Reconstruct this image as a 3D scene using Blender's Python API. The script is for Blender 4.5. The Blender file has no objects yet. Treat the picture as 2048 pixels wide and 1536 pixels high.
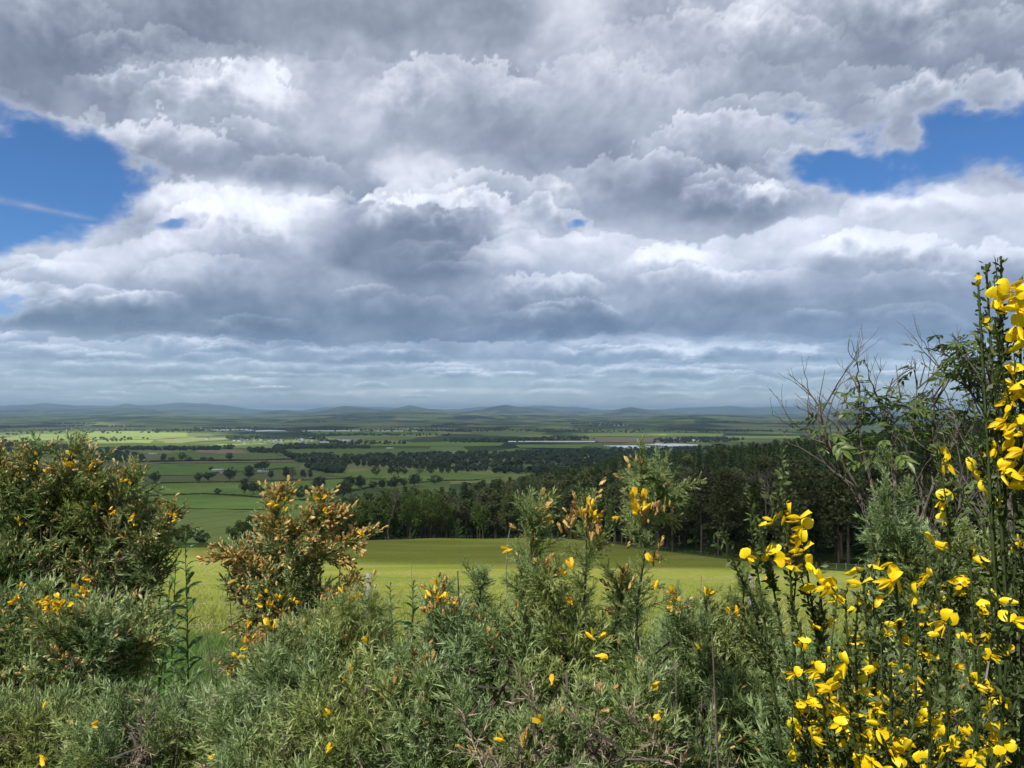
import bpy, bmesh, math, random
import numpy as np
from mathutils import Vector, Matrix

random.seed(7)
RNG = np.random.default_rng(7)
SC = bpy.context.scene
COL = SC.collection
R = math.radians

# ------------------------------------------------------------------ camera
F = 1490.0            # focal length in pixels of the 2048 wide photograph
PITCH = R(2.2)        # tilted slightly upwards; true horizon at row 825
cam_d = bpy.data.cameras.new('camera')
cam_d.sensor_width = 36.0
cam_d.lens = 36.0 * F / 2048.0
cam_d.clip_start = 0.05
cam_d.clip_end = 200000.0
cam = bpy.data.objects.new('camera', cam_d)
cam.location = (0, 0, 0)
cam.rotation_euler = (R(90) + PITCH, 0, 0)
COL.objects.link(cam)
SC.camera = cam

# ------------------------------------------------------------------ sky, sun, exposure
SUN_EL, SUN_AZ = R(52), R(220)
SUN = np.array([math.cos(SUN_EL) * math.sin(SUN_AZ), math.cos(SUN_EL) * math.cos(SUN_AZ), math.sin(SUN_EL)])
world = bpy.data.worlds.new('World')
SC.world = world
world.use_nodes = True
wn = world.node_tree
wn.nodes.clear()
wo = wn.nodes.new('ShaderNodeOutputWorld')
wb = wn.nodes.new('ShaderNodeBackground')
ws = wn.nodes.new('ShaderNodeTexSky')
ws.sky_type = 'NISHITA'
ws.sun_disc = False
ws.sun_elevation = SUN_EL
ws.sun_rotation = SUN_AZ
ws.altitude = 2500
ws.air_density = 1.0
ws.dust_density = 0.0
ws.ozone_density = 8.0
wb.inputs['Strength'].default_value = 0.10
wh = wn.nodes.new('ShaderNodeHueSaturation')
wh.inputs['Saturation'].default_value = 1.10
wh.inputs['Value'].default_value = 1.0
wn.links.new(ws.outputs[0], wh.inputs['Color'])
wn.links.new(wh.outputs[0], wb.inputs[0])
wn.links.new(wb.outputs[0], wo.inputs[0])

sun_d = bpy.data.lights.new('sun', 'SUN')
sun_d.energy = 5.0
sun_d.angle = R(0.5)
sun_d.color = (1.0, 0.955, 0.89)
sun = bpy.data.objects.new('sun', sun_d)
sun.rotation_euler = Vector(SUN).to_track_quat('Z', 'Y').to_euler()
sun.location = (0, 0, 50)
COL.objects.link(sun)

SC.view_settings.view_transform = 'Standard'
SC.view_settings.look = 'None'
SC.view_settings.exposure = 0.42
SC.view_settings.gamma = 1.0
SC.view_settings.use_curve_mapping = False
SC.render.engine = 'CYCLES'
cy = SC.cycles
cy.use_denoising = True
cy.max_bounces = 6
cy.diffuse_bounces = 3
cy.glossy_bounces = 1
cy.transmission_bounces = 3
cy.volume_bounces = 1
cy.transparent_max_bounces = 8
cy.caustics_reflective = False
cy.caustics_refractive = False
cy.use_adaptive_sampling = True
cy.adaptive_threshold = 0.02
cy.sample_clamp_indirect = 4.0

# ------------------------------------------------------------------ helpers
def tag(o, label=None, cat=None, group=None, kind=None):
    if label: o['label'] = label
    if cat: o['category'] = cat
    if group: o['group'] = group
    if kind: o['kind'] = kind
    return o

def link(o, parent=None):
    COL.objects.link(o)
    if parent is not None:
        o.parent = parent
    return o

def empty(name, loc=(0, 0, 0), rz=0.0, scale=1.0):
    o = bpy.data.objects.new(name, None)
    o.location = loc
    o.rotation_euler = (0, 0, rz)
    o.scale = (scale,) * 3 if np.isscalar(scale) else scale
    o.empty_display_size = 0.1
    return link(o)

def mesh_np(name, v, f, attrs=None, smooth=False, mat=None):
    """v (n,3) array, f (m,3) or (m,4) index array, attrs name -> per vertex floats"""
    v = np.ascontiguousarray(v, dtype=np.float32).reshape(-1, 3)
    f = np.ascontiguousarray(f, dtype=np.int32)
    k = f.shape[1]
    me = bpy.data.meshes.new(name)
    me.vertices.add(len(v))
    me.vertices.foreach_set('co', v.ravel())
    me.loops.add(f.size)
    me.loops.foreach_set('vertex_index', f.ravel())
    me.polygons.add(len(f))
    me.polygons.foreach_set('loop_start', np.arange(0, f.size, k, dtype=np.int32))
    if smooth:
        me.polygons.foreach_set('use_smooth', np.ones(len(f), dtype=bool))
    for a, vals in (attrs or {}).items():
        at = me.attributes.new(a, 'FLOAT', 'POINT')
        at.data.foreach_set('value', np.ascontiguousarray(vals, dtype=np.float32).ravel())
    me.update(calc_edges=True)
    if mat is not None:
        me.materials.append(mat)
    return me

def tris_mesh(name, t, tone=None, mat=None, smooth=False):
    """t (n,3,3) loose triangles, tone (n,) or (n,3)"""
    n = len(t)
    at = {}
    if tone is not None:
        tone = np.asarray(tone, dtype=np.float32)
        if tone.ndim == 1:
            tone = np.repeat(tone, 3)
        at['tone'] = tone
    return mesh_np(name, t.reshape(-1, 3), np.arange(3 * n).reshape(-1, 3), at, smooth, mat)

def obj(name, me, parent=None, loc=(0, 0, 0)):
    o = bpy.data.objects.new(name, me)
    o.location = loc
    return link(o, parent)

def cpy(o, parent=None):
    c = o.copy()
    COL.objects.link(c)
    c.parent = parent
    return c

def unit(v):
    v = np.asarray(v, dtype=float)
    return v / np.maximum(np.linalg.norm(v, axis=-1, keepdims=True), 1e-9)

def frames(d, roll=None, rng=RNG):
    """(n,3) directions -> (n,3,3) matrices whose third column is d, random roll"""
    d = unit(d)
    ref = np.where(np.abs(d[:, 2:3]) < 0.9, np.array([[0, 0, 1.0]]), np.array([[1.0, 0, 0]]))
    a = unit(np.cross(ref, d))
    b = np.cross(d, a)
    if roll is None:
        roll = rng.uniform(0, 2 * math.pi, len(d))
    c, s = np.cos(roll)[:, None], np.sin(roll)[:, None]
    return np.stack([a * c + b * s, b * c - a * s, d], axis=2)

def stamp(tpl, M, t, s):
    """copies of triangle soup tpl (k,3,3): n frames M, places t, sizes s -> (n*k,3,3)"""
    p = tpl.reshape(-1, 3)
    out = np.einsum('nij,kj->nki', M * np.asarray(s).reshape(-1, 1, 1), p) + np.asarray(t)[:, None, :]
    return out.reshape(-1, 3, 3)

def tube(pts, rad, sides=4):
    """tapered tube as loose triangles along pts"""
    pts = np.asarray(pts, float)
    n = len(pts)
    rad = np.broadcast_to(np.asarray(rad, float), (n,))
    tan = unit(np.gradient(pts, axis=0))
    M = frames(tan, np.zeros(n))
    ang = np.linspace(0, 2 * math.pi, sides, endpoint=False)
    ring = pts[:, None, :] + rad[:, None, None] * (np.cos(ang)[None, :, None] * M[:, None, :, 0] + np.sin(ang)[None, :, None] * M[:, None, :, 1])
    a = ring[:-1]; b = ring[1:]
    a2 = np.roll(a, -1, axis=1); b2 = np.roll(b, -1, axis=1)
    t = np.concatenate([np.stack([a, a2, b2], axis=2), np.stack([a, b2, b], axis=2)], axis=0)
    return t.reshape(-1, 3, 3)

# ---- 2-D gradient noise
_P = RNG.permutation(512)
def pn(x, y, seed=0):
    xi = np.floor(x).astype(int); yi = np.floor(y).astype(int)
    xf = x - xi; yf = y - yi
    u = xf * xf * xf * (xf * (xf * 6 - 15) + 10); v = yf * yf * yf * (yf * (yf * 6 - 15) + 10)
    def g(ix, iy, dx, dy):
        h = _P[(_P[(_P[(ix + seed * 37) & 511] + iy) & 511] + seed) & 511] * (2 * math.pi / 512)
        return np.cos(h) * dx + np.sin(h) * dy
    a = g(xi, yi, xf, yf); b = g(xi + 1, yi, xf - 1, yf)
    c = g(xi, yi + 1, xf, yf - 1); d = g(xi + 1, yi + 1, xf - 1, yf - 1)
    return 1.5 * ((a * (1 - u) + b * u) * (1 - v) + (c * (1 - u) + d * u) * v)

def fbm(x, y, octs=5, seed=0, gain=0.5, billow=False):
    s = 0; a = 1.0; tot = 0
    for o in range(octs):
        n = pn(x * 2.03 ** o + 17.3 * o, y * 2.03 ** o - 9.1 * o, seed + o)
        s = s + a * (np.abs(n) * 2 - 0.6 if billow else n)
        tot += a; a *= gain
    return s / tot

def sstep(a, b, x):
    t = np.clip((np.asarray(x, float) - a) / (b - a), 0, 1)
    return t * t * (3 - 2 * t)

# ---- pixel of the photograph -> direction
def pdir(px, py):
    px = np.asarray(px, float); py = np.asarray(py, float)
    cx = (px - 1024) / F; cz = (768 - py) / F
    c, s = math.cos(PITCH), math.sin(PITCH)
    return np.stack([cx, c - s * cz, s + c * cz], axis=-1)

def at(px, py, dist):
    """point seen at that pixel, DIST metres in front of the camera"""
    d = pdir(px, py)
    return d / d[..., 1:2] * np.asarray(dist, float)[..., None]

# ------------------------------------------------------------------ materials
def new_mat(name):
    m = bpy.data.materials.new(name)
    m.use_nodes = True
    nt = m.node_tree
    nt.nodes.clear()
    out = nt.nodes.new('ShaderNodeOutputMaterial')
    return m, nt, out

def node(nt, t, **kw):
    n = nt.nodes.new(t)
    for k, v in kw.items():
        if k.startswith('in_'):
            n.inputs[k[3:].replace('_', ' ')].default_value = v
        else:
            setattr(n, k, v)
    return n

def ramp(nt, fac, stops):
    r = nt.nodes.new('ShaderNodeValToRGB')
    e = r.color_ramp.elements
    while len(e) < len(stops):
        e.new(0.5)
    for el, (p, c) in zip(e, stops):
        el.position = p
        el.color = (*c, 1)
    nt.links.new(fac, r.inputs[0])
    return r.outputs[0]

def leaf_mat(name, stops, trans=0.25, rough=0.55, spec=0.3, objrand=0.0, patch=False):
    m, nt, out = new_mat(name)
    a = node(nt, 'ShaderNodeAttribute', attribute_name='tone')
    fac = a.outputs['Fac']
    if objrand:
        oi = node(nt, 'ShaderNodeObjectInfo')
        ma = node(nt, 'ShaderNodeMath', operation='MULTIPLY_ADD')
        nt.links.new(oi.outputs['Random'], ma.inputs[0]); ma.inputs[1].default_value = objrand
        sub = node(nt, 'ShaderNodeMath', operation='ADD'); sub.inputs[1].default_value = -objrand / 2
        nt.links.new(fac, ma.inputs[2]); nt.links.new(ma.outputs[0], sub.inputs[0])
        fac = sub.outputs[0]
    col = ramp(nt, fac, stops)
    if patch:
        tc = node(nt, 'ShaderNodeNewGeometry')
        nz = node(nt, 'ShaderNodeTexNoise'); nz.inputs['Scale'].default_value = 5.0; nz.inputs['Detail'].default_value = 3
        nt.links.new(tc.outputs['Position'], nz.inputs['Vector'])
        tint = ramp(nt, nz.outputs['Fac'], [(0.33, (0.90, 0.99, 0.98)), (0.5, (1.0, 1.02, 0.88)), (0.67, (1.18, 1.06, 0.72))])
        mu = node(nt, 'ShaderNodeMix', data_type='RGBA', blend_type='MULTIPLY'); mu.inputs['Factor'].default_value = 1.0
        nt.links.new(col, mu.inputs['A']); nt.links.new(tint, mu.inputs['B']); col = mu.outputs['Result']
    p = node(nt, 'ShaderNodeBsdfPrincipled')
    p.inputs['Roughness'].default_value = rough
    p.inputs['Specular IOR Level'].default_value = spec
    nt.links.new(col, p.inputs['Base Color'])
    if trans:
        t = node(nt, 'ShaderNodeBsdfTranslucent')
        nt.links.new(col, t.inputs[0])
        mx = node(nt, 'ShaderNodeMixShader'); mx.inputs[0].default_value = trans
        nt.links.new(p.outputs[0], mx.inputs[1]); nt.links.new(t.outputs[0], mx.inputs[2])
        nt.links.new(mx.outputs[0], out.inputs[0])
    else:
        nt.links.new(p.outputs[0], out.inputs[0])
    return m

def rough_mat(name, c1, c2, scale=3.0, rough=0.9, bump=0.0, detail=6, spec=0.2, stretch=None):
    m, nt, out = new_mat(name)
    tc = node(nt, 'ShaderNodeTexCoord')
    src = tc.outputs['Object']
    if stretch:
        mp = node(nt, 'ShaderNodeMapping'); mp.inputs['Scale'].default_value = stretch
        nt.links.new(src, mp.inputs[0]); src = mp.outputs[0]
    n = node(nt, 'ShaderNodeTexNoise'); n.inputs['Scale'].default_value = scale; n.inputs['Detail'].default_value = detail
    n.inputs['Roughness'].default_value = 0.65
    nt.links.new(src, n.inputs['Vector'])
    col = ramp(nt, n.outputs['Fac'], [(0.3, c1), (0.7, c2)])
    p = node(nt, 'ShaderNodeBsdfPrincipled')
    p.inputs['Roughness'].default_value = rough
    p.inputs['Specular IOR Level'].default_value = spec
    nt.links.new(col, p.inputs['Base Color'])
    if bump:
        b = node(nt, 'ShaderNodeBump'); b.inputs['Strength'].default_value = bump
        nt.links.new(n.outputs['Fac'], b.inputs['Height']); nt.links.new(b.outputs[0], p.inputs['Normal'])
    nt.links.new(p.outputs[0], out.inputs[0])
    return m

M = {}
M['bark'] = rough_mat('bark', (0.055, 0.045, 0.035), (0.16, 0.135, 0.11), 14, bump=0.4)
M['pale_bark'] = rough_mat('pale_bark', (0.12, 0.1, 0.08), (0.30, 0.27, 0.23), 18, bump=0.4)
M['far_trunk'] = rough_mat('far_trunk', (0.07, 0.055, 0.045), (0.16, 0.13, 0.105), 2)
M['post_wood'] = rough_mat('post_wood', (0.14, 0.125, 0.11), (0.30, 0.28, 0.25), 10, bump=0.4, stretch=(4, 4, 0.5))
M['wire'] = rough_mat('wire', (0.25, 0.25, 0.25), (0.4, 0.4, 0.4), 30, rough=0.5)
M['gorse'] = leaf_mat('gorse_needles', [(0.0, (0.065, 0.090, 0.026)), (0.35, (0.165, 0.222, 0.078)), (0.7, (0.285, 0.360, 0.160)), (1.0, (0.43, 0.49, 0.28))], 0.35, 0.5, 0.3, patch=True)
M['dead'] = leaf_mat('dead_spines', [(0.0, (0.07, 0.045, 0.03)), (0.6, (0.22, 0.16, 0.11)), (1.0, (0.38, 0.31, 0.24))], 0.05)
M['pod'] = leaf_mat('seed_pod', [(0.0, (0.15, 0.075, 0.035)), (0.4, (0.36, 0.22, 0.070)), (0.7, (0.53, 0.37, 0.11)), (0.88, (0.62, 0.47, 0.18)), (1.0, (0.64, 0.52, 0.34))], 0.2)
M['gorse_flower'] = leaf_mat('gorse_petal', [(0.0, (0.55, 0.27, 0.015)), (0.5, (0.78, 0.50, 0.012)), (1.0, (0.85, 0.62, 0.03))], 0.25, objrand=0.5)
M['broom_flower'] = leaf_mat('broom_petal', [(0.0, (0.64, 0.40, 0.004)), (0.5, (0.82, 0.60, 0.008)), (1.0, (0.90, 0.74, 0.03))], 0.3, 0.4, 0.3, objrand=0.4)
M['broom_leaf'] = leaf_mat('broom_leaf', [(0.0, (0.026, 0.038, 0.012)), (0.5, (0.060, 0.085, 0.024)), (1.0, (0.115, 0.155, 0.048))], 0.2)
M['elder'] = leaf_mat('elder_leaf', [(0.0, (0.045, 0.075, 0.015)), (0.5, (0.09, 0.14, 0.03)), (1.0, (0.145, 0.20, 0.045))], 0.35, 0.4, 0.4, objrand=0.8)
M['herb'] = leaf_mat('herb_leaf', [(0.0, (0.035, 0.075, 0.018)), (0.5, (0.07, 0.14, 0.03)), (1.0, (0.12, 0.21, 0.05))], 0.35, 0.4, 0.4, objrand=0.6)
M['grass'] = leaf_mat('grass_blades', [(0.0, (0.04, 0.085, 0.012)), (0.5, (0.085, 0.165, 0.026)), (0.85, (0.15, 0.23, 0.05)), (1.0, (0.34, 0.30, 0.15))], 0.35)
M['meadow_grass'] = leaf_mat('meadow_blades', [(0.0, (0.13, 0.17, 0.026)), (0.4, (0.205, 0.24, 0.045)), (0.8, (0.30, 0.30, 0.08)), (1.0, (0.46, 0.41, 0.20))], 0.35)
M['pine'] = leaf_mat('pine_needles', [(0.0, (0.042, 0.056, 0.023)), (0.5, (0.094, 0.115, 0.047)), (1.0, (0.165, 0.18, 0.075))], 0.1, 0.7, 0.15, objrand=0.35)
M['spruce'] = leaf_mat('spruce_needles', [(0.0, (0.024, 0.046, 0.018)), (0.5, (0.052, 0.090, 0.034)), (1.0, (0.095, 0.145, 0.050))], 0.1, 0.7, 0.15, objrand=0.35)
M['broadleaf'] = leaf_mat('broad_leaves', [(0.0, (0.055, 0.090, 0.020)), (0.5, (0.100, 0.155, 0.034)), (1.0, (0.160, 0.225, 0.050))], 0.25, 0.6, 0.2, objrand=0.5)
M['field_tree'] = leaf_mat('field_tree_leaves', [(0.0, (0.018, 0.030, 0.011)), (0.5, (0.038, 0.060, 0.020)), (1.0, (0.070, 0.100, 0.030))], 0.15, 0.7, 0.15, objrand=0.3)
M['pale_tree'] = leaf_mat('pale_tree_leaves', [(0.0, (0.045, 0.055, 0.025)), (1.0, (0.11, 0.115, 0.055))], 0.2, 0.7, 0.15)
M['twig'] = leaf_mat('far_twig', [(0.0, (0.06, 0.05, 0.042)), (1.0, (0.17, 0.15, 0.125))], 0.0, 0.9, 0.1)

# ------------------------------------------------------------------ terrain shape
_py = np.array([-400, -60, 0, 20, 50, 100, 160, 215, 245, 275, 320, 380, 500, 700, 1050, 1500, 2500, 5000, 9000, 80000.0])
_pz = np.array([60, 7, -1.65, -5.7, -11.6, -20.6, -29.5, -36.8, -44, -51.5, -60, -67.6, -73.5, -83, -99.5, -117, -130, -136, -136, -136.0])
_ty = np.concatenate([np.linspace(-400, 1200, 1601), np.geomspace(1210, 80000, 400)])
_tz = np.interp(_ty, _py, _pz)
_k = np.exp(-np.linspace(-2, 2, 25) ** 2); _k /= _k.sum()
_sm = np.convolve(np.pad(_tz, 12, mode='edge'), _k, mode='valid')
_tz = np.where(_ty < 1150, _sm, _tz)
_tz = _tz + np.interp(_ty, [-400, 0, 25, 80000], [0, -1.65 - np.interp(0, _ty, _tz), 0, 0])

RIDGES = [   # distance, half depth, outline of the skyline in photograph pixels
    (46000, 6000, [(-900, 812), (-300, 808), (0, 812), (60, 809), (90, 806), (150, 810), (230, 812), (250, 807), (280, 811), (320, 809), (360, 806), (420, 808), (470, 813), (520, 820), (600, 821), (640, 815), (700, 812), (760, 814), (900, 818), (960, 815), (1060, 813), (1100, 812), (1160, 815), (1200, 820), (1290, 820), (1340, 817), (1400, 814), (1450, 812), (1500, 816), (1560, 812), (1600, 814), (1700, 818), (1800, 821), (1950, 821), (2300, 815), (3000, 812)]),
    (27000, 3000, [(-900, 820), (0, 821), (100, 819), (200, 817), (270, 815), (350, 821), (500, 827), (560, 820), (620, 825), (690, 813), (740, 816), (775, 821), (820, 811), (860, 817), (910, 825), (960, 820), (990, 813), (1012, 809), (1040, 814), (1075, 817), (1130, 823), (1200, 823), (1260, 815), (1310, 820), (1360, 828), (1500, 829), (1700, 826), (2048, 830), (3000, 822)]),
    (15500, 2600, [(-900, 826), (0, 833), (150, 831), (280, 828), (430, 833), (560, 834), (640, 829), (720, 827), (810, 824), (900, 826), (1000, 829), (1100, 831), (1250, 833), (1400, 829), (1480, 831), (1560, 836), (1700, 832), (1850, 834), (2048, 832), (3000, 830)]),
    (11000, 1800, [(-900, 840), (0, 842), (170, 838), (330, 834), (420, 838), (560, 846), (700, 845), (900, 843), (1100, 846), (1250, 838), (1380, 834), (1500, 840), (1600, 842), (2048, 840), (3000, 840)]),
]
def height(x, y):
    x = np.asarray(x, float); y = np.asarray(y, float)
    r = np.hypot(x, y)
    yy = np.where(y > 400, 400 + (np.hypot(np.minimum(np.abs(x), 1e9) * sstep(400, 1500, y), y) - 400), y)
    h = np.interp(yy, _ty, _tz)
    h = h + 42 * sstep(-150, 260, x) * sstep(200, 330, y) * (1 - sstep(600, 1100, y))
    h = h + 1.6 * fbm(x / 70, y / 70, 2, 32) * sstep(60, 250, r) + 4.0 * fbm(x / 700, y / 700, 2, 33) * sstep(700, 2500, r)
    far = r > 6500
    if np.any(far):
        az = np.arctan2(x, y)
        px = 1024 + F * np.tan(np.clip(az, -0.95, 0.95))
        base = h.copy()
        for i, (D, w, pts) in enumerate(RIDGES):
            xs, ys = zip(*pts)
            el = (825 - np.interp(px, xs, ys)) / F * np.cos(np.clip(az, -0.95, 0.95))
            top = D * el + D * 0.0019 * fbm(px / 55.0, r / (w * 0.6), 4, 40 + 3 * i)
            wgt = np.exp(-((r - D) / w) ** 2)
            front = np.where(r < D, np.exp(-((r - D) / (w * 1.3)) ** 2), wgt)
            h = np.where(far, np.maximum(h, base + (top - base) * front), h)
    return h

def hit(px, py):
    """ground points seen at these pixels"""
    d = pdir(px, py).reshape(-1, 3)
    d = d / np.hypot(d[:, 0], d[:, 1])[:, None]
    rs = np.geomspace(3, 70000, 1600)
    out = np.zeros_like(d)
    for i, v in enumerate(d):
        below = rs * v[2] < height(rs * v[0], rs * v[1])
        k = int(np.argmax(below)) if below.any() else len(rs) - 1
        a, b = rs[max(k - 1, 0)], rs[k]
        for _ in range(14):
            m = 0.5 * (a + b)
            if m * v[2] < height(m * v[0], m * v[1]): b = m
            else: a = m
        out[i] = (v[0] * b, v[1] * b, height(v[0] * b, v[1] * b))
    return out

# ------------------------------------------------------------------ ground sheet
def ground_material():
    m, nt, out = new_mat('open_country')
    L = nt.links
    geo = node(nt, 'ShaderNodeNewGeometry')
    warp = node(nt, 'ShaderNodeTexNoise'); warp.inputs['Scale'].default_value = 0.0012; warp.inputs['Detail'].default_value = 2
    L.new(geo.outputs['Position'], warp.inputs['Vector'])
    mixv = node(nt, 'ShaderNodeVectorMath', operation='MULTIPLY_ADD'); mixv.inputs[1].default_value = (220, 220, 0)
    L.new(warp.outputs['Color'], mixv.inputs[0]); L.new(geo.outputs['Position'], mixv.inputs[2])
    flat = node(nt, 'ShaderNodeVectorMath', operation='MULTIPLY'); flat.inputs[1].default_value = (1, 0.55, 0)
    L.new(mixv.outputs[0], flat.inputs[0])
    vor = node(nt, 'ShaderNodeTexVoronoi', voronoi_dimensions='2D', distance='MANHATTAN'); vor.inputs['Scale'].default_value = 0.0030
    L.new(flat.outputs[0], vor.inputs['Vector'])
    sep = node(nt, 'ShaderNodeSeparateColor'); L.new(vor.outputs['Color'], sep.inputs[0])
    fields = ramp(nt, sep.outputs[0], [(0.0, (0.04, 0.06, 0.025)), (0.2, (0.075, 0.11, 0.04)), (0.4, (0.12, 0.165, 0.055)), (0.58, (0.17, 0.21, 0.07)), (0.76, (0.17, 0.15, 0.10)), (0.88, (0.23, 0.26, 0.09)), (1.0, (0.06, 0.085, 0.035))])
    edge = node(nt, 'ShaderNodeTexVoronoi', voronoi_dimensions='2D', distance='MANHATTAN', feature='F1'); edge.inputs['Scale'].default_value = 0.0030
    # woods and rough ground in large patches
    wood = node(nt, 'ShaderNodeTexNoise'); wood.inputs['Scale'].default_value = 0.0009; wood.inputs['Detail'].default_value = 7; wood.inputs['Roughness'].default_value = 0.62
    mp = node(nt, 'ShaderNodeMapping'); mp.inputs['Scale'].default_value = (1, 0.6, 0.0)
    L.new(geo.outputs['Position'], mp.inputs[0]); L.new(mp.outputs[0], wood.inputs['Vector'])
    wr = node(nt, 'ShaderNodeMapRange'); wr.inputs['From Min'].default_value = 0.52; wr.inputs['From Max'].default_value = 0.56
    L.new(wood.outputs['Fac'], wr.inputs[0])
    mx = node(nt, 'ShaderNodeMix', data_type='RGBA'); L.new(wr.outputs[0], mx.inputs['Factor'])
    L.new(fields, mx.inputs['A']); mx.inputs['B'].default_value = (0.022, 0.036, 0.018, 1)
    # heather and moor on the high ground
    sx = node(nt, 'ShaderNodeSeparateXYZ'); L.new(geo.outputs['Position'], sx.inputs[0])
    hr = node(nt, 'ShaderNodeMapRange'); hr.inputs['From Min'].default_value = -20; hr.inputs['From Max'].default_value = 160
    L.new(sx.outputs['Z'], hr.inputs[0])
    mn = node(nt, 'ShaderNodeTexNoise'); mn.inputs['Scale'].default_value = 0.0007; mn.inputs['Detail'].default_value = 6
    L.new(geo.outputs['Position'], mn.inputs['Vector'])
    moor = ramp(nt, mn.outputs['Fac'], [(0.38, (0.035, 0.042, 0.03)), (0.5, (0.09, 0.10, 0.05)), (0.62, (0.17, 0.18, 0.08))])
    mx2 = node(nt, 'ShaderNodeMix', data_type='RGBA'); L.new(hr.outputs[0], mx2.inputs['Factor'])
    L.new(mx.outputs['Result'], mx2.inputs['A']); L.new(moor, mx2.inputs['B'])
    # near the camera: rough grass
    ln = node(nt, 'ShaderNodeVectorMath', operation='LENGTH'); L.new(geo.outputs['Position'], ln.inputs[0])
    nr = node(nt, 'ShaderNodeMapRange'); nr.inputs['From Min'].default_value = 350; nr.inputs['From Max'].default_value = 900
    L.new(ln.outputs['Value'], nr.inputs[0])
    gn = node(nt, 'ShaderNodeTexNoise'); gn.inputs['Scale'].default_value = 0.7; gn.inputs['Detail'].default_value = 8
    L.new(geo.outputs['Position'], gn.inputs['Vector'])
    grass = ramp(nt, gn.outputs['Fac'], [(0.3, (0.035, 0.06, 0.016)), (0.7, (0.085, 0.125, 0.03))])
    mx3 = node(nt, 'ShaderNodeMix', data_type='RGBA'); L.new(nr.outputs[0], mx3.inputs['Factor'])
    L.new(grass, mx3.inputs['A']); L.new(mx2.outputs['Result'], mx3.inputs['B'])
    p = node(nt, 'ShaderNodeBsdfDiffuse'); L.new(mx3.outputs['Result'], p.inputs[0])
    L.new(p.outputs[0], out.inputs[0])
    return m

def build_ground():
    az = np.concatenate([np.linspace(-52, 52, 420), np.linspace(54, 306, 100)])
    a = np.radians(az)
    r = np.concatenate([np.geomspace(0.6, 6000, 190), np.geomspace(6060, 62000, 210)])
    A, Rr = np.meshgrid(a, r)
    X, Y = Rr * np.sin(A), Rr * np.cos(A)
    Z = height(X, Y)
    n, c = A.shape
    v = np.stack([X, Y, Z], -1).reshape(-1, 3)
    i = np.arange(n * c).reshape(n, c)
    j = np.roll(i, -1, axis=1)
    f = np.stack([i[:-1], j[:-1], j[1:], i[1:]], -1).reshape(-1, 4)
    # centre fan as degenerate-free cap
    v = np.vstack([v, [[0, 0, float(height(0.0, 0.0))]]])
    me = mesh_np('ground', v, f[:, ::-1], None, True, ground_material())
    bm = bmesh.new(); bm.from_mesh(me); bm.verts.ensure_lookup_table()
    cv = bm.verts[len(v) - 1]
    for k in range(c):
        bm.faces.new((bm.verts[k], cv, bm.verts[(k + 1) % c]))
    bm.normal_update(); bm.to_mesh(me); bm.free()
    o = obj('ground', me)
    tag(o, 'grassy hillside dropping to a wide farmed valley and far hills', 'ground', kind='structure')
build_ground()

# ------------------------------------------------------------------ fields of the valley floor
def field_mat(name, c1, c2, stripe=0.0, scale=0.03, ang=0.3):
    m, nt, out = new_mat(name)
    L = nt.links
    geo = node(nt, 'ShaderNodeNewGeometry')
    n = node(nt, 'ShaderNodeTexNoise'); n.inputs['Scale'].default_value = scale; n.inputs['Detail'].default_value = 8; n.inputs['Roughness'].default_value = 0.6
    L.new(geo.outputs['Position'], n.inputs['Vector'])
    col = ramp(nt, n.outputs['Fac'], [(0.32, c1), (0.68, c2)])
    if stripe:
        mp = node(nt, 'ShaderNodeMapping'); mp.inputs['Rotation'].default_value = (0, 0, ang)
        L.new(geo.outputs['Position'], mp.inputs[0])
        w = node(nt, 'ShaderNodeTexWave', wave_profile='SAW'); w.inputs['Scale'].default_value = 0.013; w.inputs['Distortion'].default_value = 0.6; w.inputs['Detail'].default_value = 1
        L.new(mp.outputs[0], w.inputs['Vector'])
        sr = node(nt, 'ShaderNodeMapRange'); sr.inputs['From Min'].default_value = 0.88; sr.inputs['From Max'].default_value = 0.97
        L.new(w.outputs['Fac'], sr.inputs[0])
        ml = node(nt, 'ShaderNodeMath', operation='MULTIPLY'); ml.inputs[1].default_value = stripe; L.new(sr.outputs[0], ml.inputs[0])
        mx = node(nt, 'ShaderNodeMix', data_type='RGBA'); L.new(ml.outputs[0], mx.inputs['Factor']); L.new(col, mx.inputs['A'])
        mx.inputs['B'].default_value = (c1[0] * 0.45, c1[1] * 0.45, c1[2] * 0.45, 1)
        col = mx.outputs['Result']
    p = node(nt, 'ShaderNodeBsdfDiffuse'); L.new(col, p.inputs[0]); L.new(p.outputs[0], out.inputs[0])
    return m
FM = {
    'green': field_mat('crop_green', (0.100, 0.138, 0.044), (0.130, 0.172, 0.056), 0.45),
    'bright': field_mat('crop_bright', (0.095, 0.155, 0.040), (0.125, 0.190, 0.050), 0.15),
    'light': field_mat('crop_light', (0.115, 0.17, 0.045), (0.15, 0.205, 0.055), 0.25, ang=1.2),
    'dull': field_mat('pasture_dull', (0.095, 0.115, 0.045), (0.125, 0.14, 0.058)),
    'brown': field_mat('bare_soil', (0.155, 0.125, 0.085), (0.19, 0.155, 0.105)),
    'pink': field_mat('red_soil', (0.21, 0.155, 0.115), (0.26, 0.19, 0.14)),
    'pale': field_mat('pale_crop', (0.19, 0.25, 0.075), (0.24, 0.30, 0.095)),
    'grey': field_mat('grey_crop', (0.13, 0.16, 0.085), (0.16, 0.185, 0.1)),
}
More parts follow.
